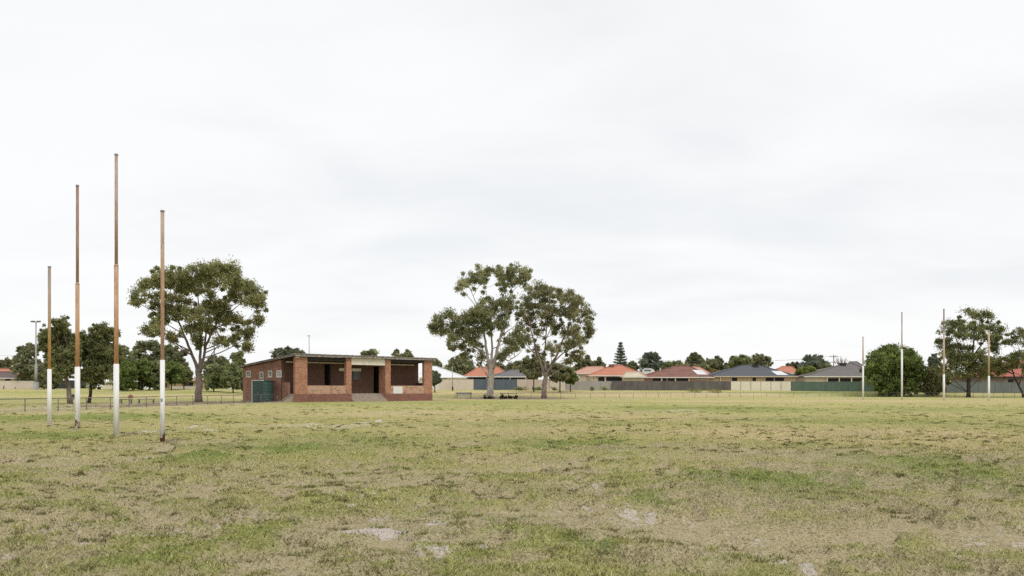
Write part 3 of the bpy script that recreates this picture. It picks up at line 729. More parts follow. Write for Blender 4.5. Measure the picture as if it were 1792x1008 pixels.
MB().box(p3[1] + .003, p4s[0] - .003, .16, .30, RF - .36, RF - .06).build('lintel_beam', M['dark'], pav)
MB().box(-.02, .45, -.045, -.004, RF - .16, RF - .02).build('pillar_cap', M['white'], pav)
MB().box(-.25, -.002, t_at(441), TB + .1, -.05, .10).build('footing_strip', M['concrete'], pav)
MB().box(LEN + .002, LEN + 2.6, -.1, .9, -.05, .05).build('side_apron', M['concrete'], pav)
MB().box(-1.9, -.002, PT + .05, 3.6, -.05, .06).build('side_apron', M['concrete'], pav)

# rainwater tank and screen beside the clubroom
def loc2(s, t): q = L0 + s * fv + t * sv; return float(q[0]), float(q[1])
TR = 1.22
def px_of(s, t): q = L0 + s * fv + t * sv; return CX + F * q[0] / q[1]
tt = 6.0
for _ in range(60): tt += (px_of(-1.45, tt) - 459.5) * .02
tx, ty = loc2(-1.45, tt); ZT = zz(665.5, ty)
tank = empty('water_tank', (tx, ty, 0), ROT, 'dark green round water tank against the brick side wall', 'water tank')
mb = MB(); zs = np.linspace(0, ZT - .12, 25); rr = [TR + .018 * math.sin(i * math.pi / 2 * 1.0) for i in range(len(zs))]
mb.tube([(0, 0, z) for z in zs], rr, 40).build('tank_wall', M['tank'], tank)
MB().tube([(0, 0, ZT - .12), (0, 0, ZT - .05), (0, 0, ZT + .04), (0, 0, ZT + .10)], [TR + .05, TR + .04, TR * .55, .25], 40).build('lid', M['screen'], tank)
MB().tube([(-.1, -TR - .12, .3), (-.1, -TR + .05, .3)], .05, 8).build('outlet', M['galv'], tank)
# flat screen with door, framed by white pipe
sc_t0, sc_t1 = t_at(460, -2.75), t_at(441, -2.75)
q0 = loc2(-2.75, sc_t0)
scr = empty('privacy_screen', (q0[0], q0[1], 0), ROT, 'flat green sheet screen with door in a white frame before the tank', 'screen')
wS = sc_t1 - sc_t0; zS = zz(665, q0[1])
MB().box(0, .05, 0, wS - .1, .05, zS - .08).build('panel', M['screen'], scr)
dr = MB().box(-.035, -.002, .06, wS * .48, .12, zS - .62).build('door', mat_plain('door_green', (.038, .08, .072), (.03, .063, .057), 1.5, rough=.5), scr)
MB().box(-.06, -.037, wS * .40, wS * .43, 1.0, 1.2).build('handle', M['galv'], dr)
MB().box(-.03, .09, wS - .098, wS + .04, 0, zS + .0).box(-.03, .09, -.02, wS - .1, zS - .078, zS + .02).build('frame', M['white'], scr)
MB().box(-.05, .06, -.06, -.004, 0, zS - .1).build('edge_post', M['screen'], scr)
ht = t_at(487, -3.6)

# ------------------------------------------------------------------ trees
def leaf_arrays(cs, rs, n, size, droop=.5, flat=1.0):
    """cs (k,3) sub-clump centres, rs radii; n leaves each"""
    k = len(cs); N = k * n
    d = rng.normal(size=(N, 3)); d /= np.linalg.norm(d, axis=1, keepdims=True)
    rad = rng.random(N) ** .5 * (.6 + .75 * rng.random(N))
    p = np.repeat(cs, n, 0) + d * (np.repeat(rs, n) * rad)[:, None] * np.array((1, 1, .8 * flat))
    t = rng.normal(size=(N, 3)); t[:, 2] -= droop * 1.6; t /= np.linalg.norm(t, axis=1, keepdims=True)
    o = d * .8 + rng.normal(size=(N, 3)) * .7 + np.array((0, 0, 1.1)); b = np.cross(t, o); b /= np.linalg.norm(b, axis=1, keepdims=True) + 1e-9
    L = size * (.6 + .8 * rng.random(N)); Wd = L * (.30 + .2 * rng.random(N))
    V = np.stack([p - t * L[:, None] * .5, p + b * Wd[:, None] * .5, p + t * L[:, None] * .5, p - b * Wd[:, None] * .5], 1)
    return V.reshape(-1, 3), np.repeat(rng.random(k), n * 4)
def leaf_mesh(name, VT, mat, parent):
    V, T = VT
    me = np_mesh(name, V, np.arange(len(V)).reshape(-1, 4), 4)
    at_ = me.attributes.new('tone', 'FLOAT', 'POINT'); at_.data.foreach_set('value', T.astype(np.float32))
    return link(name, me, mat, parent)
def bez(a, b, sag, n=6):
    a, b = np.array(a), np.array(b); m = (a + b) / 2 + np.array(sag); ts = np.linspace(0, 1, n)
    return [a * (1 - t) ** 2 + 2 * m * t * (1 - t) + b * t * t for t in ts]

def tree(name, label, D, base, clumps, limbs, leafmat, bark, size, sub_r, per, dens=1.0, group=None, cat='tree', depth=None, twig=.03, droop=.5, hang=0):
    """clumps: (col,row,half width,half height[,dy]); limbs: lists of (col,row,radius m[,dy])"""
    bx, bz = at(base[0], D), None
    bz = float(gz(bx, D)); o = np.array((bx, D, bz))
    root = empty(name, tuple(o), 0, label, cat, group)
    k = D / F
    xs = [c[0] for c in clumps]; cxm = (min(xs) + max(xs)) / 2; half = max((max(xs) - min(xs)) / 2 + 12, 10) * k
    tr = MB(); nodes = []
    for lb in limbs:
        pts = []; rad = []
        for q in lb:
            dy = q[3] if len(q) > 3 else 0
            pts.append(np.array((at(q[0], D + dy), D + dy, zz(q[1], D + dy))) - o); rad.append(q[2] * (.95 if lb is limbs[0] else .72))
        # subdivide with slight wobble
        P2 = []; r2 = []
        for i in range(len(pts) - 1):
            for t in np.linspace(0, 1, 4)[:-1]:
                w = rng.normal(size=3) * .05 * (0 if i == 0 and t == 0 else 1) * min(1, rad[i] * 4)
                P2.append(pts[i] * (1 - t) + pts[i + 1] * t + w); r2.append(rad[i] * (1 - t) + rad[i + 1] * t)
        P2.append(pts[-1]); r2.append(rad[-1])
        P2 = [p for p in P2]
        if lb is limbs[0]:
            P2[0] = P2[0].copy(); P2[0][2] = -.15; r2[0] *= 1.22; 
        tr.tube(P2, r2, 9)
        nodes += [(p, r) for p, r in zip(P2[1:], r2[1:])]
    NP_ = np.array([n[0] for n in nodes]); NR = np.array([n[1] for n in nodes])
    cs = []; rs = []
    for c in clumps:
        dy = c[4] if len(c) > 4 else None
        if dy is None:
            f = math.sqrt(max(0.05, 1 - ((c[0] - cxm) * k / half) ** 2)); dy = R.uniform(-1, 1) * half * .7 * f
        cen = np.array((at(c[0], D + dy), D + dy, zz(c[1], D + dy))) - o; ax = np.array((c[2] * k, (c[2] + c[3]) / 2 * k, c[3] * k)) * 1.1
        # branch feeding this clump
        dd = np.linalg.norm(NP_ - cen, axis=1) + np.where(NP_[:, 2] > cen[2] - ax[2] * .3, 6, 0) + 1.6 * np.maximum(0, .5 * np.hypot(NP_[:, 0] - cen[0], NP_[:, 1] - cen[1]) - (cen[2] - NP_[:, 2])); j = int(np.argmin(dd))
        r0 = min(NR[j] * .6, .075); end = cen - np.array((0, 0, ax[2] * .2))
        br = bez(NP_[j], end, (0, 0, -.10 * np.linalg.norm(end - NP_[j]) * R.uniform(-.5, 1.2))); tr.tube(br, list(np.linspace(r0, twig * 1.2, len(br))), 6)
        vol = ax[0] * ax[1] * ax[2]; ns = max(4, int(dens * 2.6 * vol / sub_r ** 3 * .42 + 3 * ax[0] * ax[2] / sub_r ** 2 * .5))
        ns = min(int(ns * 1.28), 80)
        d = rng.normal(size=(ns, 3)); d /= np.linalg.norm(d, axis=1, keepdims=True); d[:, 2] = np.where(d[:, 2] < -.35, d[:, 2] * .5, d[:, 2])
        sc = cen + d * ax * (rng.random(ns) ** .35)[:, None]
        cs.append(sc); rs.append(sub_r * (.55 + .7 * rng.random(ns)))
        for q in sc[:min(ns, 7)]:
            b2 = bez(end, q, rng.normal(size=3) * .15, 4); tr.tube(b2, list(np.linspace(twig, .012, 4)), 4, False)
        no = max(3, ns // 4); dd_ = rng.normal(size=(no, 3)); dd_ /= np.linalg.norm(dd_, axis=1, keepdims=True)
        cs.append(cen + dd_ * ax * rng.uniform(1.0, 1.28, (no, 1)) + np.array((0, 0, -.05))); rs.append(np.full(no, sub_r * .42))
        for _ in range(hang):           # hanging sprays below the clump
            h = cen + rng.normal(size=3) * ax * .5 + np.array((0, 0, -ax[2] * R.uniform(.8, 1.25))); cs.append(h[None]); rs.append(np.array([sub_r * .55]))
    tr.build('trunk', bark, root)
    cs = np.concatenate(cs); rs = np.concatenate(rs)
    leaf_mesh('crown', leaf_arrays(cs, rs, per, size, droop), leafmat, root)
    return root

# big brown-limbed gum left of the clubroom
tree('gum_tree', 'large spreading gum with brown forked trunk left of the brick clubroom', 99, (347, 703), [
  (272, 495, 28, 16), (250, 515, 18, 12), (300, 485, 24, 16), (240, 527, 10, 8), (318, 500, 26, 18), (345, 482, 26, 16), (368, 470, 26, 13), (395, 474, 22, 14), (345, 505, 26, 14), (380, 492, 30, 16), (408, 492, 20, 16),
  (425, 505, 22, 14), (448, 512, 16, 18), (455, 530, 10, 14), (438, 525, 18, 14), (410, 515, 20, 12), (300, 520, 22, 16), (278, 532, 14, 12), (322, 540, 24, 18), (300, 548, 20, 14), (345, 555, 24, 16), (375, 535, 24, 22), (392, 555, 22, 20),
  (365, 575, 20, 12), (335, 575, 18, 10), (270, 565, 16, 12), (258, 577, 8, 8), (285, 560, 14, 16), (282, 580, 14, 8), (425, 575, 16, 14), (430, 590, 12, 8), (405, 595, 12, 8), (418, 560, 12, 10), (385, 598, 10, 6), (345, 600, 8, 8), (432, 608, 5, 6), (300, 590, 12, 6), (452, 560, 5, 5)],
 [[(347, 703.5, .46), (348, 680, .40), (349, 658, .38), (348, 645, .36)], [(347, 650, .34), (340, 630, .24), (330, 605, .2), (321, 585, .17), (310, 555, .12), (298, 525, .08, -1), (285, 505, .05, -1)],
  [(349, 650, .3), (350, 625, .22), (351, 600, .18), (352, 575, .15), (348, 540, .1), (345, 510, .06, 1)], [(349, 652, .34), (356, 625, .22), (360, 605, .19), (372, 580, .16), (385, 555, .12), (398, 530, .09), (410, 510, .06)],
  [(358, 612, .17), (360, 585, .14, 1), (365, 555, .1, 2), (370, 520, .07, 2)], [(385, 560, .1), (405, 545, .08, -1), (425, 528, .05, -1)], [(312, 560, .08), (290, 540, .06, -2), (262, 520, .04, -3)], [(378, 572, .09), (400, 568, .06, 1), (422, 570, .04, 1)]],
 M['euc'], M['bark_grey'], .27, .74, 125, 1.15, hang=1)
# pale gum of the pair
tree('gum_tree', 'tall pale cream trunked gum with open crown beside the low bench', 133, (857, 697), [
  (818, 492, 16, 11), (806, 502, 10, 9), (835, 480, 14, 13), (846, 490, 14, 12), (852, 478, 8, 8), (884, 480, 18, 14), (905, 474, 14, 12), (915, 488, 12, 12), (898, 496, 20, 10), (876, 492, 12, 10), (922, 480, 6, 8),
  (888, 528, 18, 14), (896, 540, 12, 12), (845, 545, 22, 18), (860, 538, 16, 14), (830, 555, 14, 12), (812, 562, 20, 16), (775, 560, 14, 12), (790, 552, 10, 10), (768, 578, 10, 10), (760, 572, 7, 6), (790, 578, 14, 12), (808, 585, 18, 14), (830, 590, 18, 16), (845, 575, 18, 14),
  (870, 570, 16, 14), (800, 605, 12, 12), (815, 622, 8, 12), (828, 605, 10, 10), (890, 595, 14, 10), (905, 585, 14, 10), (885, 610, 10, 8), (876, 550, 12, 14), (790, 590, 10, 10), (842, 625, 6, 10), (902, 605, 10, 8), (878, 622, 6, 6)],
 [[(857, 697.5, .60), (858, 680, .54), (859, 655, .54), (860, 638, .52)], [(857, 645, .44), (851, 615, .28), (848, 590, .22), (846, 565, .16), (835, 535, .1), (825, 510, .06), (820, 495, .04)], [(862, 645, .48), (868, 620, .34), (874, 595, .28), (884, 565, .2), (888, 540, .14), (893, 515, .08), (898, 495, .05)],
  [(850, 625, .25), (840, 612, .18, -1), (820, 600, .12, -2), (800, 590, .08, -3), (785, 575, .05, -3)], [(868, 622, .2), (890, 632, .13, 1), (905, 622, .09, 1), (915, 612, .05, 1)], [(860, 640, .36), (861, 610, .22, 2), (860, 580, .15, 2), (858, 550, .1, 2), (850, 505, .05, 2)],
  [(855, 660, .17, -.6), (848, 650, .13, -1.5), (840, 640, .1, -2), (832, 622, .06, -2), (824, 605, .04, -2)], [(876, 590, .14), (890, 578, .1, -1), (903, 570, .06, -1)], [(887, 545, .1), (880, 520, .07, 1), (872, 500, .04, 1)]],
 M['euc2'], M['bark_pale'], .33, .88, 112, 1.1, hang=1)
# second gum of the pair
tree('gum_tree', 'round crowned gum with pinkish grey trunk, right of the pale gum', 139, (952, 696), [
  (935, 510, 16, 12), (950, 520, 16, 14), (968, 512, 16, 12), (985, 520, 16, 14), (1003, 525, 16, 12), (920, 530, 14, 12), (938, 535, 16, 12), (1015, 540, 14, 14), (1028, 552, 10, 10), (1020, 565, 12, 10), (1000, 550, 16, 14), (975, 545, 16, 14), (955, 550, 14, 14), (925, 555, 14, 14), (912, 575, 12, 12),
  (935, 580, 12, 12), (920, 595, 14, 10), (975, 580, 16, 14), (1000, 580, 14, 12), (1028, 590, 8, 8), (1015, 600, 12, 12), (990, 605, 14, 12), (965, 610, 14, 10), (1010, 622, 10, 8), (995, 632, 10, 8), (940, 615, 10, 10), (1008, 585, 10, 10), (948, 500, 10, 8), (910, 548, 8, 8), (905, 600, 10, 8), (960, 565, 10, 10), (1032, 578, 5, 5)],
 [[(952, 696.5, .48), (953, 680, .42), (954, 665, .40), (955, 652, .38)], [(953, 655, .34), (946, 635, .24), (938, 610, .2), (932, 588, .14), (925, 560, .08)], [(956, 655, .36), (965, 638, .26), (975, 620, .22), (985, 595, .17), (995, 570, .11), (1003, 545, .06)], [(955, 650, .3), (953, 620, .2, 1.5), (955, 590, .15, 2), (958, 560, .1, 2), (955, 530, .06, 2)],
  [(968, 635, .18), (985, 618, .13, -1.5), (1003, 608, .08, -2.5), (1015, 598, .05, -3)], [(943, 625, .15), (930, 612, .1, -1.5), (918, 600, .06, -2)], [(953, 600, .12, 2), (965, 570, .08, 3), (975, 540, .05, 3)], [(987, 590, .1), (1005, 578, .07, 1), (1018, 565, .04, 1)]],
 M['euc3'], M['bark_pink'], .33, .86, 112, 1.1, hang=1)

def blob(px, top, hw, bot, n, jit=.25, seed=0):
    """clump list filling a crown outline"""
    q = random.Random(seed * 31 + int(px)); out = []
    cy = (top + bot) / 2; hh = (bot - top) / 2
    n = int(n * 1.35) + 3
    for i in range(n):
        a = 2 * math.pi * (i * .618) + q.uniform(-.4, .4); r = (.95 if i % 3 else .45) * q.uniform(.70, 1.16)
        w = hw * q.uniform(.16, .42); h = min(hh * q.uniform(.18, .40), w * 1.15)
        u, v = math.cos(a), math.sin(a); m = (abs(u) ** 2.6 + abs(v) ** 2.6) ** (-1 / 2.6)
        out.append((px + u * m * r * (hw - w), cy + v * m * r * (hh - h), w, max(h, 2.0)))
    return out
def umbrella(px, top, hw, bot, n, seed=0):
    q = random.Random(seed * 17 + int(px)); out = []
    hh = bot - top
    for i in range(n):
        u = -1 + 2 * (i + .5) / n; y = top + hh * .16 + hh * .42 * u * u + q.uniform(-.04, .04) * hh
        out.append((px + u * hw * .85, y, hw * q.uniform(.22, .34), hh * q.uniform(.13, .2)))
    for i in range(n * 2):
        u = q.uniform(-.75, .75); out.append((px + u * hw, top + hh * q.uniform(.5, .95), hw * q.uniform(.2, .32), hh * q.uniform(.10, .2)))
    return out
def bgtree(label, px, top, hw0, bot, D, mat, n=9, style='blob', name='tree', cat='tree', bark=None, size=None, dens=1.0, per=52, group='trees behind the houses', seed=1, trunk=True, r=None, lean=0):
    hw = hw0 * (1.14 if group == 'trees behind the houses' else 1.04)
    cl = (umbrella if style == 'umb' else blob)(px, top, hw, bot, n, seed=seed)
    x = at(px, D); gy = HY + (H - float(gz(x, D))) * F / D
    k = D / F; r = r or max(.12, hw * k * .05)
    mid = (top + bot) / 2
    limbs = [[(px + lean, gy, r), (px + lean * .5, (gy + mid) / 2, r * .8), (px, mid, r * .55)]]
    limbs += [[(px, (gy + mid) / 2 * .4 + mid * .6, r * .5), (px - hw * .4, mid - 2, r * .3)], [(px, (gy + mid) / 2 * .4 + mid * .6, r * .5), (px + hw * .4, mid - 3, r * .3)]]
    sr = max(hw * k * .17, .3)
    return tree(name, label, D, (px + lean, gy), cl, limbs, mat, bark or M['bark_dark'], size or max(.36, D * .0031), sr, per, dens, group, cat, twig=.03, droop=.2)

GL = 'trees on the rise behind the near goal'
# pair of dark trees behind the near goal
bgtree('dark tree with leaning grey trunk behind the orange banded goal post', 106, 558, 34, 668, 86.5, M['dkr'], 24, group=GL, bark=M['bark_grey'], lean=17, r=.26, size=.27, per=66, dens=.62)
bgtree('bushy dark tree with slim black trunk just left of the tallest goal post', 166, 564, 42, 676, 90, M['dkr'], 26, group=GL, lean=-11, r=.18, size=.27, per=66, dens=.66)
bgtree('low dark tree at the frame edge above the orange roofs', 6, 626, 20, 668, 215, M['dk'], 8, group=GL)
bgtree('rounded tree rising behind the steel floodlight pole', 46, 602, 24, 676, 180, M['dk'], 14, group=GL)
bgtree('dark bush filling the gap right of the floodlight pole', 84, 636, 22, 682, 170, M['dk'], 12, name='shrub', cat='shrub', group=GL)
bgtree('sprawling tree right of the tallest goal post', 214, 604, 24, 682, 165, M['dk'], 16, group=GL)
bgtree('tall umbrella crowned gum left of the salmon goal post', 262, 595, 31, 650, 190, M['dk'], 9, 'umb', group=GL)
bgtree('upright gum showing just right of the salmon goal post', 306, 598, 20, 660, 185, M['dk'], 12, group=GL)
for i, (px, top, hw, mt, lb) in enumerate([(222, 630, 18, 'lush', 'dark green shrub at the foot of the rise right of the tallest goal post'), (246, 628, 20, 'lush', 'round green shrub in front of the umbrella crowned gum'), (272, 634, 20, 'mid', 'mid green shrub touching the salmon goal post'), (300, 634, 18, 'lush', 'dark shrub right of the salmon goal post'), (322, 640, 14, 'mid', 'small shrub above the yellow wall')]):
    bgtree(lb, px, top, hw, 682 if i < 3 else 672, 158 + i * 3, M[mt], 13, name='shrub', cat='shrub', group=GL, per=40)
bgtree('domed tree seen between the gum trunk and the clubroom', 380, 618, 22, 664, 185, M['dk'], 10, group=GL)
bgtree('thin topped tree against the low end of the clubroom roof', 416, 612, 14, 668, 175, M['mid'], 9, group=GL)
bgtree('wide green shrub just right of the big gum trunk', 374, 636, 22, 683, 155, M['mid'], 15, name='shrub', cat='shrub', group=GL, per=40)
bgtree('green shrub against the low end of the clubroom', 408, 634, 20, 683, 150, M['mid'], 14, name='shrub', cat='shrub', group=GL, per=40)
bgtree('small grey shrub at the rear corner of the clubroom', 428, 664, 9, 683, 145, M['grey'], 6, name='shrub', cat='shrub', group=GL)
GP_ = 'tree tops over the clubroom roof'
bgtree('gum crown above the left half of the clubroom roof', 507, 606, 31, 655, 190, M['grey'], 14, group=GP_)
bgtree('gum crown above the middle of the clubroom roof', 650, 612, 24, 660, 200, M['euc2'], 10, group=GP_)
bgtree('gum crown above the right half of the clubroom roof', 702, 610, 20, 660, 200, M['euc2'], 10, group=GP_)
bgtree('small gum crown over the right end of the clubroom roof', 760, 628, 11, 660, 200, M['euc2'], 7, group=GP_)
bgtree('dark grey green shrub beside the right end of the clubroom', 761, 648, 9, 677, 160, M['dkblue'], 9, name='shrub', cat='shrub')
GH = 'trees behind the houses'
bgtree('broad dark tree behind the white roofed house', 806, 626, 28, 668, 225, M['dk'], 16, group=GH)
bgtree('olive tree low beside the white roof', 782, 640, 16, 672, 215, M['mid'], 9, group=GH)
bgtree('dark tree behind the pale gum trunk', 868, 634, 26, 668, 230, M['dk'], 13, group=GH)
bgtree('olive tree above the orange roof between the two gums', 906, 632, 22, 668, 225, M['euc3'], 12, group=GH)
bgtree('dark bushy tree behind the pinkish gum trunk on its left', 934, 622, 21, 662, 165, M['dk'], 18, group=GH, per=46)
bgtree('dark bushy tree behind the pinkish gum trunk on its right', 980, 634, 22, 666, 165, M['dk'], 18, group=GH, per=46)
bgtree('small street tree in front of the grey fence', 998, 650, 11, 672, 170, M['lush'], 9, group=GH)
bgtree('dark trees at the right skirt of the pinkish gum', 1022, 624, 16, 655, 225, M['dk'], 10, group=GH)
bgtree('low dark tree left of the tall pine', 1046, 626, 14, 655, 230, M['dk'], 8, group=GH)
bgtree('small dark tree right of the tall pine', 1104, 632, 14, 655, 230, M['dk'], 8, group=GH)
bgtree('umbrella crowned dark tree behind the power pole', 1139, 617, 16, 655, 225, M['dkblue'], 8, 'umb', group=GH)
bgtree('hedge like tree above the brown roof', 1176, 630, 22, 655, 232, M['mid'], 11, group=GH)
bgtree('small umbrella crowned tree above the brown roof', 1216, 620, 13, 652, 240, M['dk'], 7, 'umb', group=GH)
bgtree('olive bushes behind the bright solar panels', 1216, 636, 24, 660, 226, M['euc3'], 11, group=GH)
bgtree('dark twin topped tree left of the charcoal roof', 1248, 624, 17, 660, 232, M['dk'], 11, group=GH)
bgtree('small golden tree at the left hip of the charcoal roof', 1251, 645, 9, 662, 205, M['gold'], 6, group=GH)
bgtree('dark tree behind the left slope of the charcoal roof', 1268, 634, 12, 664, 226, M['dk'], 8, group=GH)
bgtree('tree behind the left of the charcoal roof ridge', 1296, 622, 20, 655, 226, M['mid'], 12, group=GH)
bgtree('tallest dark tree behind the charcoal roof ridge', 1330, 620, 18, 652, 230, M['dk'], 12, group=GH)
bgtree('grey olive tree above the small orange roof', 1391, 632, 14, 655, 240, M['grey'], 8, group=GH)
bgtree('large rounded dark tree left of the power pole with crossarms', 1424, 622, 22, 658, 235, M['dkblue'], 14, group=GH)
bgtree('bright lime green bush between charcoal and taupe roofs', 1410, 642, 17, 662, 196, M['lime'], 12, name='shrub', cat='shrub')
bgtree('low tree behind the taupe roof ridge', 1494, 633, 14, 655, 235, M['mid'], 8, group=GH)
bgtree('low olive tree between the power pole and the lime bush', 1448, 638, 14, 658, 225, M['mid'], 8, group=GH)
# right hand side: planted trees by the far goal
GR = 'trees by the far goal'
bgtree('dense rounded green tree behind the far goal, leafy to the ground', 1566, 606, 48, 697, 166, M['lush'], 56, group=GR, per=56, dens=1.2, size=.5, seed=4)
bgtree('olive brown bush right of the dense rounded tree', 1633, 642, 20, 694, 168, M['euc3'], 15, name='shrub', cat='shrub', per=44)
bgtree('dark pointed tree behind the olive brown bush', 1634, 618, 12, 665, 185, M['dkblue'], 9, group=GR)
tree('gum_tree', 'tall spreading dark gum with thick trunk behind the far goal', 156, (1695, 692), [
  (1700, 552, 18, 8), (1722, 555, 16, 9), (1668, 568, 18, 10), (1690, 572, 18, 9), (1655, 578, 12, 8), (1715, 575, 18, 10), (1738, 572, 14, 10), (1752, 580, 9, 9), (1678, 585, 18, 8), (1650, 595, 8, 6), (1730, 590, 16, 8), (1742, 600, 14, 8), (1705, 592, 16, 8),
  (1664, 605, 16, 10), (1680, 615, 18, 12), (1660, 622, 14, 10), (1690, 632, 20, 12), (1712, 625, 18, 12), (1728, 615, 14, 8), (1670, 640, 16, 12), (1705, 648, 22, 12), (1725, 642, 16, 10), (1685, 655, 18, 8), (1664, 656, 12, 8), (1650, 648, 9, 9), (1655, 665, 8, 6), (1720, 655, 14, 6), (1674, 630, 12, 8)],
 [[(1694.5, 693, .38), (1695, 675, .34), (1696, 655, .31), (1698, 630, .28)], [(1698, 632, .28), (1703, 610, .2), (1705, 585, .13), (1708, 562, .07)], [(1697, 640, .24), (1686, 618, .17), (1674, 595, .11), (1664, 575, .06)], [(1700, 625, .22), (1716, 605, .14), (1730, 588, .09), (1742, 578, .05)]],
 M['dkr'], M['bark_dark'], .38, 1.0, 105, 1.2, group=GR)
tree('gum_tree', 'leaning wide crowned gum cut by the frame, over the red roof', 150, (1790, 693), [
  (1775, 588, 12, 8), (1790, 582, 14, 8), (1808, 586, 16, 10), (1765, 600, 9, 5), (1800, 600, 16, 8), (1830, 600, 16, 12), (1756, 632, 14, 9), (1740, 640, 12, 8), (1772, 628, 16, 8), (1790, 622, 14, 8), (1745, 650, 10, 5), (1762, 642, 12, 7), (1815, 625, 18, 10), (1780, 640, 9, 5), (1800, 650, 10, 8), (1732, 634, 9, 6)],
 [[(1791, 693, .22), (1786, 680, .18), (1777, 665, .15), (1772, 650, .12), (1768, 640, .08)], [(1783, 675, .14), (1790, 650, .12, 1), (1788, 625, .09, 1), (1782, 605, .06, 1)], [(1788, 630, .08, 1), (1775, 610, .05, 0), (1764, 600, .03, 0)], [(1790, 645, .09, 1), (1805, 615, .06, 1), (1808, 590, .03, 1)]],
 M['dkr'], M['bark_dark'], .36, .85, 90, 1.1, group=GR)

# tall pine with tiered branches
def pine():
    D = 225; px = 1086; x = at(px, D); g = float(gz(x, D)); k = D / F
    root = empty('pine_tree', (x, D, g), 0, 'tall symmetrical pine with tiered branches behind the salmon roofed house', 'tree')
    top = zz(601, D) - g; lo = zz(650, D) - g
    tr = MB().tube([(0, 0, -.2), (0, 0, top * .5), (0, 0, top)], [.35, .22, .03], 8)
    cs = []; rs = []
    n = 11
    for i in range(n):
        f = i / (n - 1); z = lo + (top - lo) * f; Rr = 15.5 * k * (1 - f) ** .9 + .15
        m = 9
        for j in range(m):
            a = 2 * math.pi * (j + .5 * (i % 2)) / m + R.uniform(-.2, .2)
            rr = Rr * R.uniform(.8, 1.08)
            e = np.array((math.cos(a) * rr, math.sin(a) * rr, z + rr * .18)); s = np.array((0, 0, z))
            tr.tube(bez(s, e, (0, 0, -rr * .12), 4), [.06, .05, .03, .015], 4, False)
            for q in np.linspace(.25, 1, 6): cs.append(s + (e - s) * q + np.array((0, 0, -.1 * rr * math.sin(q * 3.1)))); rs.append(.34)
    tr.build('trunk', M['bark_dark'], root)
    leaf_mesh('crown', leaf_arrays(np.array(cs), np.array(rs), 9, .55, .0, .6), M['dkblue'], root)
pine()
# leafless tree by the power pole
def bare():
    D = 232; px = 1471; x = at(px, D); g = float(gz(x, D)); root = empty('bare_tree', (x, D, g), 0, 'leafless spindly tree beside the power pole with crossarms', 'tree')
    tr = MB(); base = zz(645, D) - g
    tr.tube([(0, 0, -.2), (0, 0, base)], [.2, .14], 6); tr.build('trunk', M['bark_grey'], root)
    br = MB()
    for i in range(16):
        e = np.array((R.uniform(-1.7, 1.9), R.uniform(-1, 1), zz(R.uniform(620, 634), D) - g)); p = bez((0, 0, base - .2), e, (e[0] * .35, 0, -.3)); br.tube(p, list(np.linspace(.07, .03, len(p))), 5, False)
        for j in range(3):
            q = p[3]; br.tube([q, q + np.array((R.uniform(-.7, .7), 0, R.uniform(.4, 1.2)))], [.04, .02], 4, False)
    br.build('crown', M['bark_grey'], root)
bare()

# far wood closing the horizon
def treeline():
    cs = []; rs = []
    for i in range(900):
        px = R.uniform(-500, 2300); D = R.uniform(300, 340); top = 664 - 4 * R.random() + 6 * math.sin(px * .013)
        for j in range(3):
            py = R.uniform(top, 682); cs.append((at(px, D), D, zz(py, D))); rs.append(R.uniform(1.0, 2.0))
    V = leaf_arrays(np.array(cs), np.array(rs), 9, 1.3, .2)
    tag(leaf_mesh('distant_woods', V, M['dk'], None), 'distant dark wood seen in gaps between roofs', 'woods', kind='stuff')
treeline()

# ------------------------------------------------------------------ fences of the house blocks
FENCE_G = 'fences of the house blocks'
def lot_fence(p0, p1, top0, top1, D0, D1, mat, label, panel=None, postmat=None, base_drop=.3, cap=True):
    x0, x1 = at(p0, D0), at(p1, D1); a = np.array((x0, D0)); b = np.array((x1, D1)); L = float(np.linalg.norm(b - a)); rot = math.atan2(b[1] - a[1], b[0] - a[0])
    g0, g1 = float(gz(x0, D0)), float(gz(x1, D1)); z0, z1 = zz(top0, D0), zz(top1, D1)
    root = empty('lot_fence', (x0, D0, g0), rot, label, 'fence', FENCE_G)
    MB().hexa([(0, 0, -base_drop), (L, 0, g1 - g0 - base_drop), (L, .05, g1 - g0 - base_drop), (0, .05, -base_drop), (0, 0, z0 - g0), (L, 0, z1 - g0), (L, .05, z1 - g0), (0, .05, z0 - g0)]).build('panel', mat, root)
    n = max(1, int(round(L / (panel or 2.4)))); me0 = None
    for i in range(n + 1):
        f = i / n; zt = (z0 - g0) * (1 - f) + (z1 - g0) * f + .02; gb = (g1 - g0) * f
        po = MB().box(-.04, .04, -.035, -.002, gb - base_drop, zt).build('post', postmat or mat, root); po.location.x = L * f
    if cap:
        MB().hexa([(0, -.03, z0 - g0 + .021), (L, -.03, z1 - g0 + .021), (L, .07, z1 - g0 + .021), (0, .07, z0 - g0 + .021), (0, -.03, z0 - g0 + .07), (L, -.03, z1 - g0 + .07), (L, .07, z1 - g0 + .07), (0, .07, z0 - g0 + .07)]).build('capping', postmat or mat, root)
    return root
dkpost = mat_plain('fence_post_brown', (.30, .27, .23), (.24, .21, .18), 3)
lot_fence(-60, 75, 667, 667, 178, 178, M['f_beige'], 'long cream wall in front of the orange roofs', 4)
lot_fence(80, 150, 665.5, 666, 186, 186, M['f_dk'], 'dark steel fence under the two dark trees')
lot_fence(178, 196, 674.5, 674.5, 176, 176, M['f_cream'], 'short low white wall between the near goal posts', 2.4)
lot_fence(298, 346, 676, 676, 176, 176, M['f_beige'], 'low pale wall beside the big gum trunk', 2.4)
lot_fence(768.5, 829, 664.2, 664.2, 178, 178, M['f_beige'], 'cream fence under the white roofed house', 5)
lot_fence(829.2, 904.3, 664.2, 664.2, 178, 178, M['f_blue'], 'slate blue steel fence behind the pale gum trunk', 2.4)
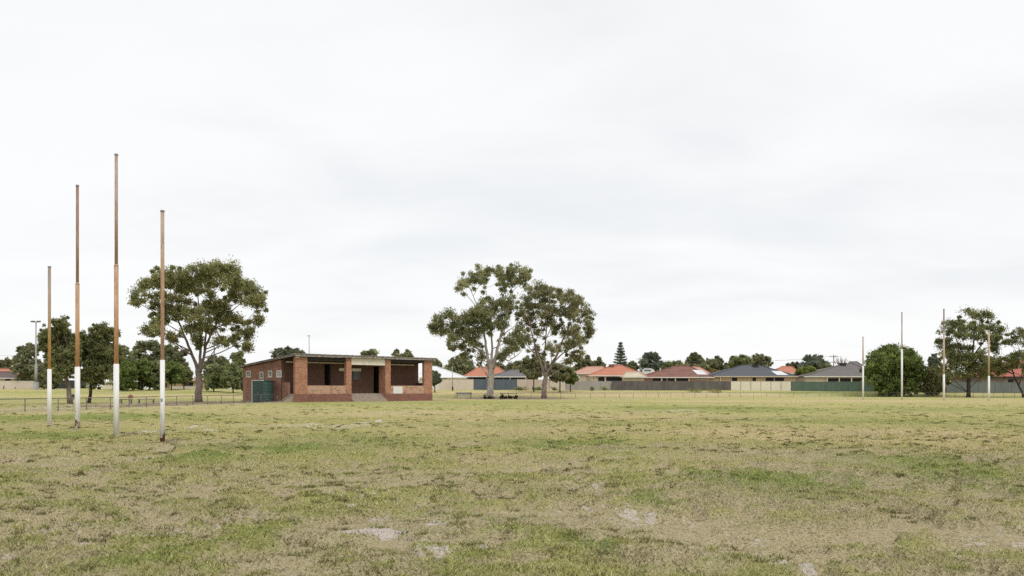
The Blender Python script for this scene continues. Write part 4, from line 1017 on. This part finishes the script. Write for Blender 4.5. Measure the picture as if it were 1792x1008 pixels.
lot_fence(904.5, 961, 664.2, 664.8, 178, 178, M['f_pink'], 'pinkish fence between the blue fence and the pinkish gum', 2.4)
lot_fence(961.2, 990, 666, 667, 178, 178, M['f_beige'], 'pale fence just right of the pinkish gum trunk', 2.4)
lot_fence(990.2, 1071, 667.6, 667.6, 178, 178, M['f_grey'], 'light grey fence under the salmon roofed house', 2.4)
lot_fence(1071.2, 1278.5, 667, 667.4, 177.5, 177.5, M['f_dark'], 'long dark timber paling fence under the brown roofed house', 2.7)
lot_fence(1278.7, 1384.3, 667.4, 667.6, 177.5, 177.5, M['f_cream'], 'bright cream panel fence with brown posts under the charcoal roof', 2.05, dkpost)
lot_fence(1384.5, 1545, 668, 668.6, 177.5, 177.5, M['f_green'], 'green steel fence under the taupe roofed house', 2.4)
lot_fence(1545.2, 1654.5, 669, 668.4, 177.5, 177.5, M['f_pale'], 'pale fence behind the olive brown bush', 2.4)
lot_fence(1654.7, 1860, 669, 670.2, 177.5, 172, M['f_greygreen'], 'grey green steel fence behind the tall spreading gum', 3.0)

# ------------------------------------------------------------------ houses
def house(label, pxl, pxr, eave, ridge, rl, rr, D, roofm, wallm, deep=11, windows=(), posts=(), vents=(), panels=(), gable=None, fascia=None, extras=None, name='house'):
    """hip roofed house facing the oval; columns and rows give the eave and ridge as seen"""
    x0, x1 = at(pxl, D), at(pxr, D); xc = (x0 + x1) / 2; g = float(gz(xc, D)); ze = zz(eave, D) - g
    root = empty(name, (xc, D, g), 0, label, 'house')
    Dr = D + deep / 2; zr = zz(ridge, Dr) - g; a, b = at(rl, Dr) - xc, at(rr, Dr) - xc
    l, r = x0 - xc, x1 - xc
    V = [(l, 0, ze), (r, 0, ze), (r, deep, ze), (l, deep, ze), (a, deep / 2, zr), (b, deep / 2, zr)]
    rf = MB().face_add(V, [(0, 1, 5, 4), (2, 3, 4, 5), (3, 0, 4), (1, 2, 5), (0, 3, 2, 1)]).build('roof', roofm, root)
    capm = roofm
    rc = MB()
    for p, q in ((0, 4), (1, 5), (4, 5)): rc.tube([np.array(V[p]) + (0, 0, .03), np.array(V[q]) + (0, 0, .05)], .11, 6)
    rc.build('ridge_capping', roofm, rf)
    o = .5
    MB().box(l + o, r - o, o, deep - o, -.4, ze - .03).build('wall', wallm, root)
    MB().box(l - .02, r + .02, -.10, -.005, ze - .17, ze + .03).build('gutter', fascia or M['white'], root)
    for (p, q, t, bt, kind) in windows:
        wx0, wx1 = at(p, D + o) - xc, at(q, D + o) - xc; wz0, wz1 = zz(bt, D + o) - g, min(zz(t, D + o) - g, ze - .2)
        f = MB().box(wx0, wx1, o - .06, o - .003, wz0, wz1).build('window', M['white'] if kind != 'dark' else M['dark'], root)
        w = .07; MB().box(wx0 + w, (wx0 + wx1) / 2 - w * .4, o - .075, o - .062, wz0 + w, wz1 - w).box((wx0 + wx1) / 2 + w * .4, wx1 - w, o - .075, o - .062, wz0 + w, wz1 - w).build('pane', M['glass'] if kind != 'dark' else M['void'], f)
    for p in posts:
        X = at(p, D) - xc; MB().box(X - .08, X + .08, .02, .18, -.3, ze - .175).build('post', M['cream'], root)
    def on_roof(px, py):       # point on front slope
        for it in range(40):
            f = it / 39; dd = D + deep / 2 * f
            if zz(py, dd) - g <= ze + (zr - ze) * f: break
        return np.array((at(px, dd) - xc, deep / 2 * f, ze + (zr - ze) * f))
    for (px, py) in vents:
        c = on_roof(px, py + 2); mb = MB().box(c[0] - .55, c[0] + .55, c[1] - .45, c[1] + .55, c[2] - .3, c[2] + .42)
        mb.box(c[0] - .62, c[0] + .62, c[1] - .5, c[1] + .6, c[2] + .421, c[2] + .52)
        mb.build('roof_cooler', M['dark'] if roofm not in (M['salmon'], M['orange']) else M['brown'], rf)
    for (pa, pb, pc, pd) in panels:   # four corners on the front slope
        n = np.array((0, -(zr - ze), deep / 2)); n = n / np.linalg.norm(n)
        C = [on_roof(*q) for q in (pa, pb, pc, pd)]
        MB().hexa([c + n * .05 for c in C] + [c + n * .11 for c in C]).build('solar_panel', M['solar'], rf)
    return root, xc, g
house('orange tiled house behind the long cream wall at the frame edge', -70, 60, 656.5, 646, -40, 22, 200, M['orange'], M['cream'], 12)
h, xc, g = house('low plum roofed cottage in front of the orange tiled house', -50, 43, 661.5, 651, -12, 16, 184, M['plum'], M['cream'], 9, windows=[(9, 18, 662.5, 666.5, 'dark')])
house('sand coloured house half hidden by shrubs near the big gum', 262, 345, 665, 659, 290, 320, 195, M['salmon'], M['tanwall'], 9, windows=[(322, 338, 669, 676, 'dark')])
house('white roofed house beside the clubroom', 730, 816, 660.5, 641.5, 748, 764, 186, M['whiteroof'], M['white'], 13, windows=[(770, 782, 662, 667, 'dark')], posts=(789, 797))
house('orange tiled house behind the pale gum trunk', 811, 893, 658.5, 642.5, 838, 872, 196, M['orange'], M['cream'], 11, windows=[(820, 850, 659.5, 664, 'dark')])
house('grey roofed house behind the blue fence', 857, 945, 659, 647.5, 894, 924, 186, M['slate'], M['stone'], 9, windows=[(866, 880, 660, 664.5, 'dark'), (882, 892, 660, 664.5, 'dark'), (894, 905, 660, 664.5, 'dark'), (907, 918, 660, 664.5, 'dark'), (922, 932, 660, 664.5, 'dark')], posts=(893, 920))
house('pale pink roofed house left of the salmon roofed one', 1000, 1062, 653.5, 642, 1028, 1056, 204, M['salmon'], M['cream'], 11)
house('small cream roofed shed behind the small street tree', 974, 1014, 660, 653.5, 984, 1004, 190, M['whiteroof'], M['cream'], 6, name='shed')
house('salmon tiled house with open patio and rooftop cooler', 1030, 1132, 657, 639.5, 1070, 1088, 188, M['orange'], M['cream'], 13, windows=[(1047, 1058, 660, 667, 'dark'), (1061, 1088, 660, 667, 'dark'), (1092, 1100, 661, 666, 'white')], posts=(1036, 1041, 1059), vents=[(1070, 640)])
house('low cream skillion roofed patio on the salmon tiled house', 1089, 1132, 659.5, 651.5, 1097, 1118, 183, M['cream'], M['cream'], 5, name='patio_cover')
house('brown tiled house with bright solar panels and pink brick wall', 1120, 1250, 660, 641, 1180, 1206, 187, M['brown'], M['pinkwall'], 13, windows=[(1142, 1156, 662, 667, 'dark'), (1160, 1166, 662, 667, 'dark'), (1169, 1180, 662, 667, 'dark'), (1184, 1204, 662, 667, 'dark'), (1220, 1238, 661.5, 664.5, 'white')], posts=(1158, 1182, 1206), panels=[((1221, 656.2), (1240, 656.2), (1228, 648.5), (1211, 648.5))])
house('orange roofed house peeping over the brown tiled one', 1190, 1248, 656, 642.5, 1200, 1224, 212, M['salmon'], M['cream'], 10)
house('charcoal roofed house with rooftop cooler and bright solar panel', 1239, 1397, 658.5, 639, 1299, 1327, 188, M['charcoal'], M['buff'], 14, windows=[(1281, 1290, 661, 667, 'dark'), (1317, 1323, 661, 667, 'dark'), (1340, 1354, 661, 667, 'dark'), (1356, 1372, 661, 667, 'dark')], posts=(1261,), vents=[(1322, 640)], panels=[((1360, 657), (1380, 657), (1366, 650.3), (1349, 650.3))], fascia=M['cream'])
house('small orange roofed house between charcoal roof and lime bush', 1350, 1400, 653, 641.5, 1368, 1386, 215, M['orange'], M['cream'], 9)
house('taupe roofed house with shaded patio above the green fence', 1407, 1545, 658.5, 636.5, 1478, 1492, 188, M['taupe'], M['cream'], 14, windows=[(1449, 1467, 662, 668, 'dark'), (1470, 1489, 662, 668, 'dark'), (1492, 1510, 662, 668, 'dark')], posts=(1448, 1469, 1490, 1512), vents=[(1475, 637.5)])
house('grey gabled house behind the taupe roof ridge', 1480, 1535, 655, 633.5, 1486, 1500, 205, M['slate'], M['cream'], 9)
house('red tiled house with stone wall behind the leaning gum', 1716, 1840, 659, 630, 1772, 1800, 184, M['redroof'], M['stone'], 14, windows=[(1764, 1773, 664, 670, 'dark')], fascia=M['dark'])
house('low brown roofed house between the olive bush and tall gum', 1612, 1672, 654, 645, 1630, 1655, 205, M['salmon'], M['cream'], 9)

# white caravan roof showing between two houses
D = 212; x = at(1136, D); g = float(gz(x, D))
cv = empty('caravan', (x, D, g), 0, 'white rounded caravan top showing between salmon and brown roofs', 'caravan')
zt = zz(644.5, D) - g; zb = .5; prof = [(-1.5, zb), (1.5, zb), (1.55, zt - 1.0), (1.2, zt - .35), (.5, zt), (-.9, zt), (-1.45, zt - .4), (-1.55, zt - 1.0)]
mb = MB(); n = len(prof); vsx = [(a, 0, b) for a, b in prof] + [(a, 2.2, b) for a, b in prof]
mb.face_add(vsx, [tuple(range(n)), tuple(range(2 * n - 1, n - 1, -1))] + [(i, i + n, (i + 1) % n + n, (i + 1) % n) for i in range(n)]).build('body', M['white'], cv)
MB().box(-1.2, .4, -.03, -.002, zt - .75, zt - .3).build('window', mat_plain('blue_glass', (.10, .16, .24), (.16, .22, .3), 3, rough=.2, spec=.5), cv)
for xx in (-.8, .8): MB().tube([(xx, -.05, .3), (xx, .2, .3)], .3, 14).build('wheel', M['dark'], cv)

# ------------------------------------------------------------------ poles and small things
def pole(name, label, px, top, D, r, cat, mat, arms=(), base=None):
    x = at(px, D); g = float(gz(x, D)); root = empty(name, (x, D, g), 0, label, cat); zt = zz(top, D) - g
    MB().tube([(0, 0, -.2), (0, 0, zt)], [r, r * .6], 10).build('shaft', mat, root)
    return root, zt, g
rt, zt, g = pole('floodlight_pole', 'grey steel floodlight pole with crossbar lamps left of the goal', 63, 564, 165, .2, 'floodlight', M['steelgrey'])
MB().box(-.85, .85, -.05, .05, zt - .02, zt + .1).build('crossbar', M['steelgrey'], rt)
for xx in (-.75, -.35, .35, .75): MB().hexa([(xx - .15, -.3, zt + .0), (xx + .15, -.3, zt + .0), (xx + .15, .1, zt + .12), (xx - .15, .1, zt + .12), (xx - .15, -.3, zt + .22), (xx + .15, -.3, zt + .22), (xx + .15, .1, zt + .32), (xx - .15, .1, zt + .32)]).build('floodlight', M['darkpipe'], rt)
MB().box(-.38, .38, -.38, .38, -.2, 1.5).build('switch_box', M['steelgrey'], rt)
MB().tube([(0, 0, 1.5), (0, 0, 5.0)], .25, 10).build('sleeve', M['galv'], rt)
rt, zt, g = pole('light_pole', 'thin light pole rising above the clubroom roof', 541, 588, 190, .13, 'light pole', M['steelgrey'])
MB().box(-.3, .12, -.1, .1, zt - .05, zt + .12).build('lamp_head', M['darkpipe'], rt)
rt, zt, g = pole('light_pole', 'dark thin pole behind the big gum right of its trunk', 375, 600, 180, .16, 'light pole', M['darkpipe'])
MB().box(-.12, .3, -.1, .1, zt - .05, zt + .1).build('lamp_head', M['darkpipe'], rt)
def power(label, px, top, D, arms):
    rt, zt, g = pole('power_pole', label, px, top, D, .19, 'power pole', M['timber'])
    for dz, w in arms:
        ar = MB().box(-w, w, -.06, .06, zt - dz - .12, zt - dz).build('crossarm', M['timber'], rt)
        mb = MB()
        for xx in (-w * .9, -w * .4, w * .4, w * .9): mb.tube([(xx, 0, zt - dz), (xx, 0, zt - dz + .2)], .05, 6)
        mb.build('insulators', M['white'], ar)
    return at(px, D), D, zt + g
pA = power('wooden power pole beside the umbrella crowned tree', 1120, 626, 222, [(.3, .9)])
pB = power('wooden power pole with two crossarms above the taupe roof', 1459, 621, 226, [(.4, 1.1), (1.9, 1.0)])
mb = MB()
for (x, y, z), (x2, y2, z2) in ((pA, pB), (pB, (95, 228, 10.2))):
    for dx in (-.7, .7):
        p = [np.array((x + dx, y, z - .3)) * (1 - t) + np.array((x2 + dx, y2, z2 - .3)) * t + np.array((0, 0, -1.2 * 4 * t * (1 - t))) for t in np.linspace(0, 1, 14)]
        mb.tube(p, .016, 4, False)
tag(mb.build('power_line', M['darkpipe']), 'thin overhead power lines strung between the wooden poles', 'power line')
mb = MB(); p = [np.array((at(-200, 240), 240, zz(613, 240))) * (1 - t) + np.array((at(30, 240), 240, zz(623, 240))) * t for t in np.linspace(0, 1, 8)]
mb.tube(p, .022, 4, False); tag(mb.build('power_line', M['darkpipe']), 'thin power line above the orange roofs at the frame edge', 'power line')
def bollard(label, px, top, D, r=.09, mat=None):
    x = at(px, D); g = float(gz(x, D)); z = zz(top, D) - g
    rt = empty('bollard', (x, D, g), 0, label, 'bollard', 'timber bollards and posts')
    MB().tube([(0, 0, -.2), (0, 0, z - .04), (0, 0, z)], [r, r, r * .7], 8).build('post', mat or M['timber'], rt)
    MB().tube([(0, 0, z * .72), (0, 0, z * .78)], r + .006, 8).build('band', M['darkpipe'], rt)
bollard('short timber bollard before the cream wall at the frame edge', 6.5, 675, 170, .12)
bollard('small bollard in the grass before the cream wall', 26.5, 677, 172, .1)
bollard('dark tall post beside the low shrubs left of the salmon goal post', 275.5, 664, 172, .13, M['dark'])
rt, zt, g = pole('sign_post', 'thin pale pole with dark base before the cream fence', 792, 640, 172, .09, 'pole', M['galv'])
MB().tube([(0, 0, -.1), (0, 0, .75)], .17, 10).build('base_sleeve', M['dark'], rt)

def bench(label, px, D, w, rot=0, back=True, mat=None, h=.48):
    x = at(px, D); g = float(gz(x, D)); rt = empty('park_bench', (x, D, g), rot, label, 'bench', 'benches along the boundary fence')
    mat = mat or M['timber']
    MB().box(-w / 2, w / 2, -.22, .2, h - .06, h).build('seat', mat, rt)
    if back: MB().hexa([(-w / 2, .22, h + .12), (w / 2, .22, h + .12), (w / 2, .26, h + .12), (-w / 2, .26, h + .12), (-w / 2, .30, h + .48), (w / 2, .30, h + .48), (w / 2, .34, h + .48), (-w / 2, .34, h + .48)]).build('backrest', mat, rt)
    for xx in (-w / 2 + .15, w / 2 - .15):
        mb = MB().box(xx - .04, xx + .04, -.18, -.10, -.1, h - .062).box(xx - .04, xx + .04, .1, .18, -.1, h - .062)
        if back: mb.hexa([(xx - .035, .19, h - .2), (xx + .035, .19, h - .2), (xx + .035, .218, h - .2), (xx - .035, .218, h - .2), (xx - .035, .262, h + .44), (xx + .035, .262, h + .44), (xx + .035, .298, h + .44), (xx - .035, .298, h + .44)])
        mb.build('leg', M['darkpipe'], rt)
bench('pale slatted bench left of the pale gum trunk', 812, 136, 2.5, 0, True, M['galv'])
bench('grey bench by the fence under the big gum', 256, 88, 1.7, .15, False)
bench('dark plank bench left of the grey one by the fence', 220, 86, 1.4, -.2, False, M['dark'])
bench('small timber bench beside the leaning trunk', 131, 90, .9, .9, True)
x, D = at(228.5, 70.5), 70.5
rag = MB(); rg = random.Random(3); pr = []
for i in range(7):
    t = i / 6
    for j in range(10):
        a = 2 * math.pi * j / 10; rr = (.05 + .10 * math.sin(math.pi * min(1, t * 1.1 + .05))) * rg.uniform(.8, 1.2); pr.append((math.cos(a) * rr * 1.5, math.sin(a) * rr * .7, .30 * t))
rag.face_add(pr, [(i * 10 + j, i * 10 + (j + 1) % 10, (i + 1) * 10 + (j + 1) % 10, (i + 1) * 10 + j) for i in range(6) for j in range(10)] + [tuple(range(9, -1, -1)), tuple(range(60, 70))], True)
r_ = rag.build('cloth', mat_plain('faded_red_cloth', (.30, .11, .08), (.2, .08, .06), 6)); r_.location = (x, D, .76)
tag(r_, 'faded red cloth hung on the boundary fence near the tallest goal post', 'cloth')
# frame and clumps of dark shrubs between the two gums
D = 135; x = at(890, D)
fr = empty('rail_stand', (x, D, float(gz(x, D))), 0, 'low pipe rail frame standing over dark shrubs between the two gums', 'rail')
for xx in (-1.2, 0, 1.2): MB().tube([(xx, 0, -.1), (xx * 1.06, 0, .95)], .045, 8).build('post', M['darkpipe'], fr)
MB().tube([(-1.27, 0, .80), (1.27, 0, .80)], .03, 8).build('rail', M['darkpipe'], fr)
def shrub(label, px, D, rx, hz, mat, group):
    x = at(px, D); g = float(gz(x, D)); n = 14
    cs = np.stack([rng.normal(0, rx * .45, n), rng.normal(0, rx * .35, n), np.abs(rng.normal(hz * .45, hz * .25, n))], -1)
    rt = empty('shrub', (x, D, g), 0, label, 'shrub', group)
    V, T = leaf_arrays(cs, np.full(n, rx * .4), 30, .22, -.2); V[:, 2] = np.maximum(V[:, 2], -.05)
    leaf_mesh('leaves', (V, T), mat, rt)
    mb = MB()
    for q in cs[:5]: mb.tube([(0, 0, -.1), tuple(q)], [.03, .012], 5, False)
    mb.build('stem', M['bark_dark'], rt)
GS = 'dark shrubs between the two gums'
mdark = mat_leaf('dark_brown_leaves', (.05, .035, .028), (.03, .025, .02), (.08, .06, .045))
shrub('dark brown shrub at the left post of the pipe frame', 878, 133.6, .33, .6, mdark, GS)
shrub('low dark brown shrub in the left bay of the pipe frame', 885, 133.9, .4, .42, mdark, GS)
shrub('dark brown shrub at the middle post of the pipe frame', 893, 133.4, .38, .5, mdark, GS)
shrub('dark brown shrub at the right post of the pipe frame', 902, 133.8, .3, .6, mdark, GS)
shrub('dark tuft against the foot of the pale gum on its left', 848, 131.8, .35, .5, mdark, 'tufts at the gum feet')
shrub('dark tuft against the foot of the pale gum in front', 857, 131.0, .5, .4, mdark, 'tufts at the gum feet')
GW = 'weeds along the fence line'
for px, w, lb in ((908, .9, 'weed clump at the left end of the pinkish fence'), (917, 1.1, 'long weed clump along the pinkish fence'), (936, .9, 'weed clump in the middle of the pinkish fence'), (944, .7, 'weed clump at the right end of the pinkish fence'), (1036, .8, 'green weed clump at the foot of the light grey fence'), (1060, .9, 'green weed clump where grey and timber fences meet'), (970, .6, 'weed tuft right of the pinkish gum trunk')):
    shrub(lb, px, 175, w, .8, M['mid'], GW)
for px, lb in ((1218, 'pale grass mound before the timber fence under the solar panels'), (1250, 'pale grass mound before the right end of the timber fence')):
    shrub(lb, px, 170, 1.5, .6, M['lime'] if px < 1230 else M['gold'], 'grass mounds on the bank')
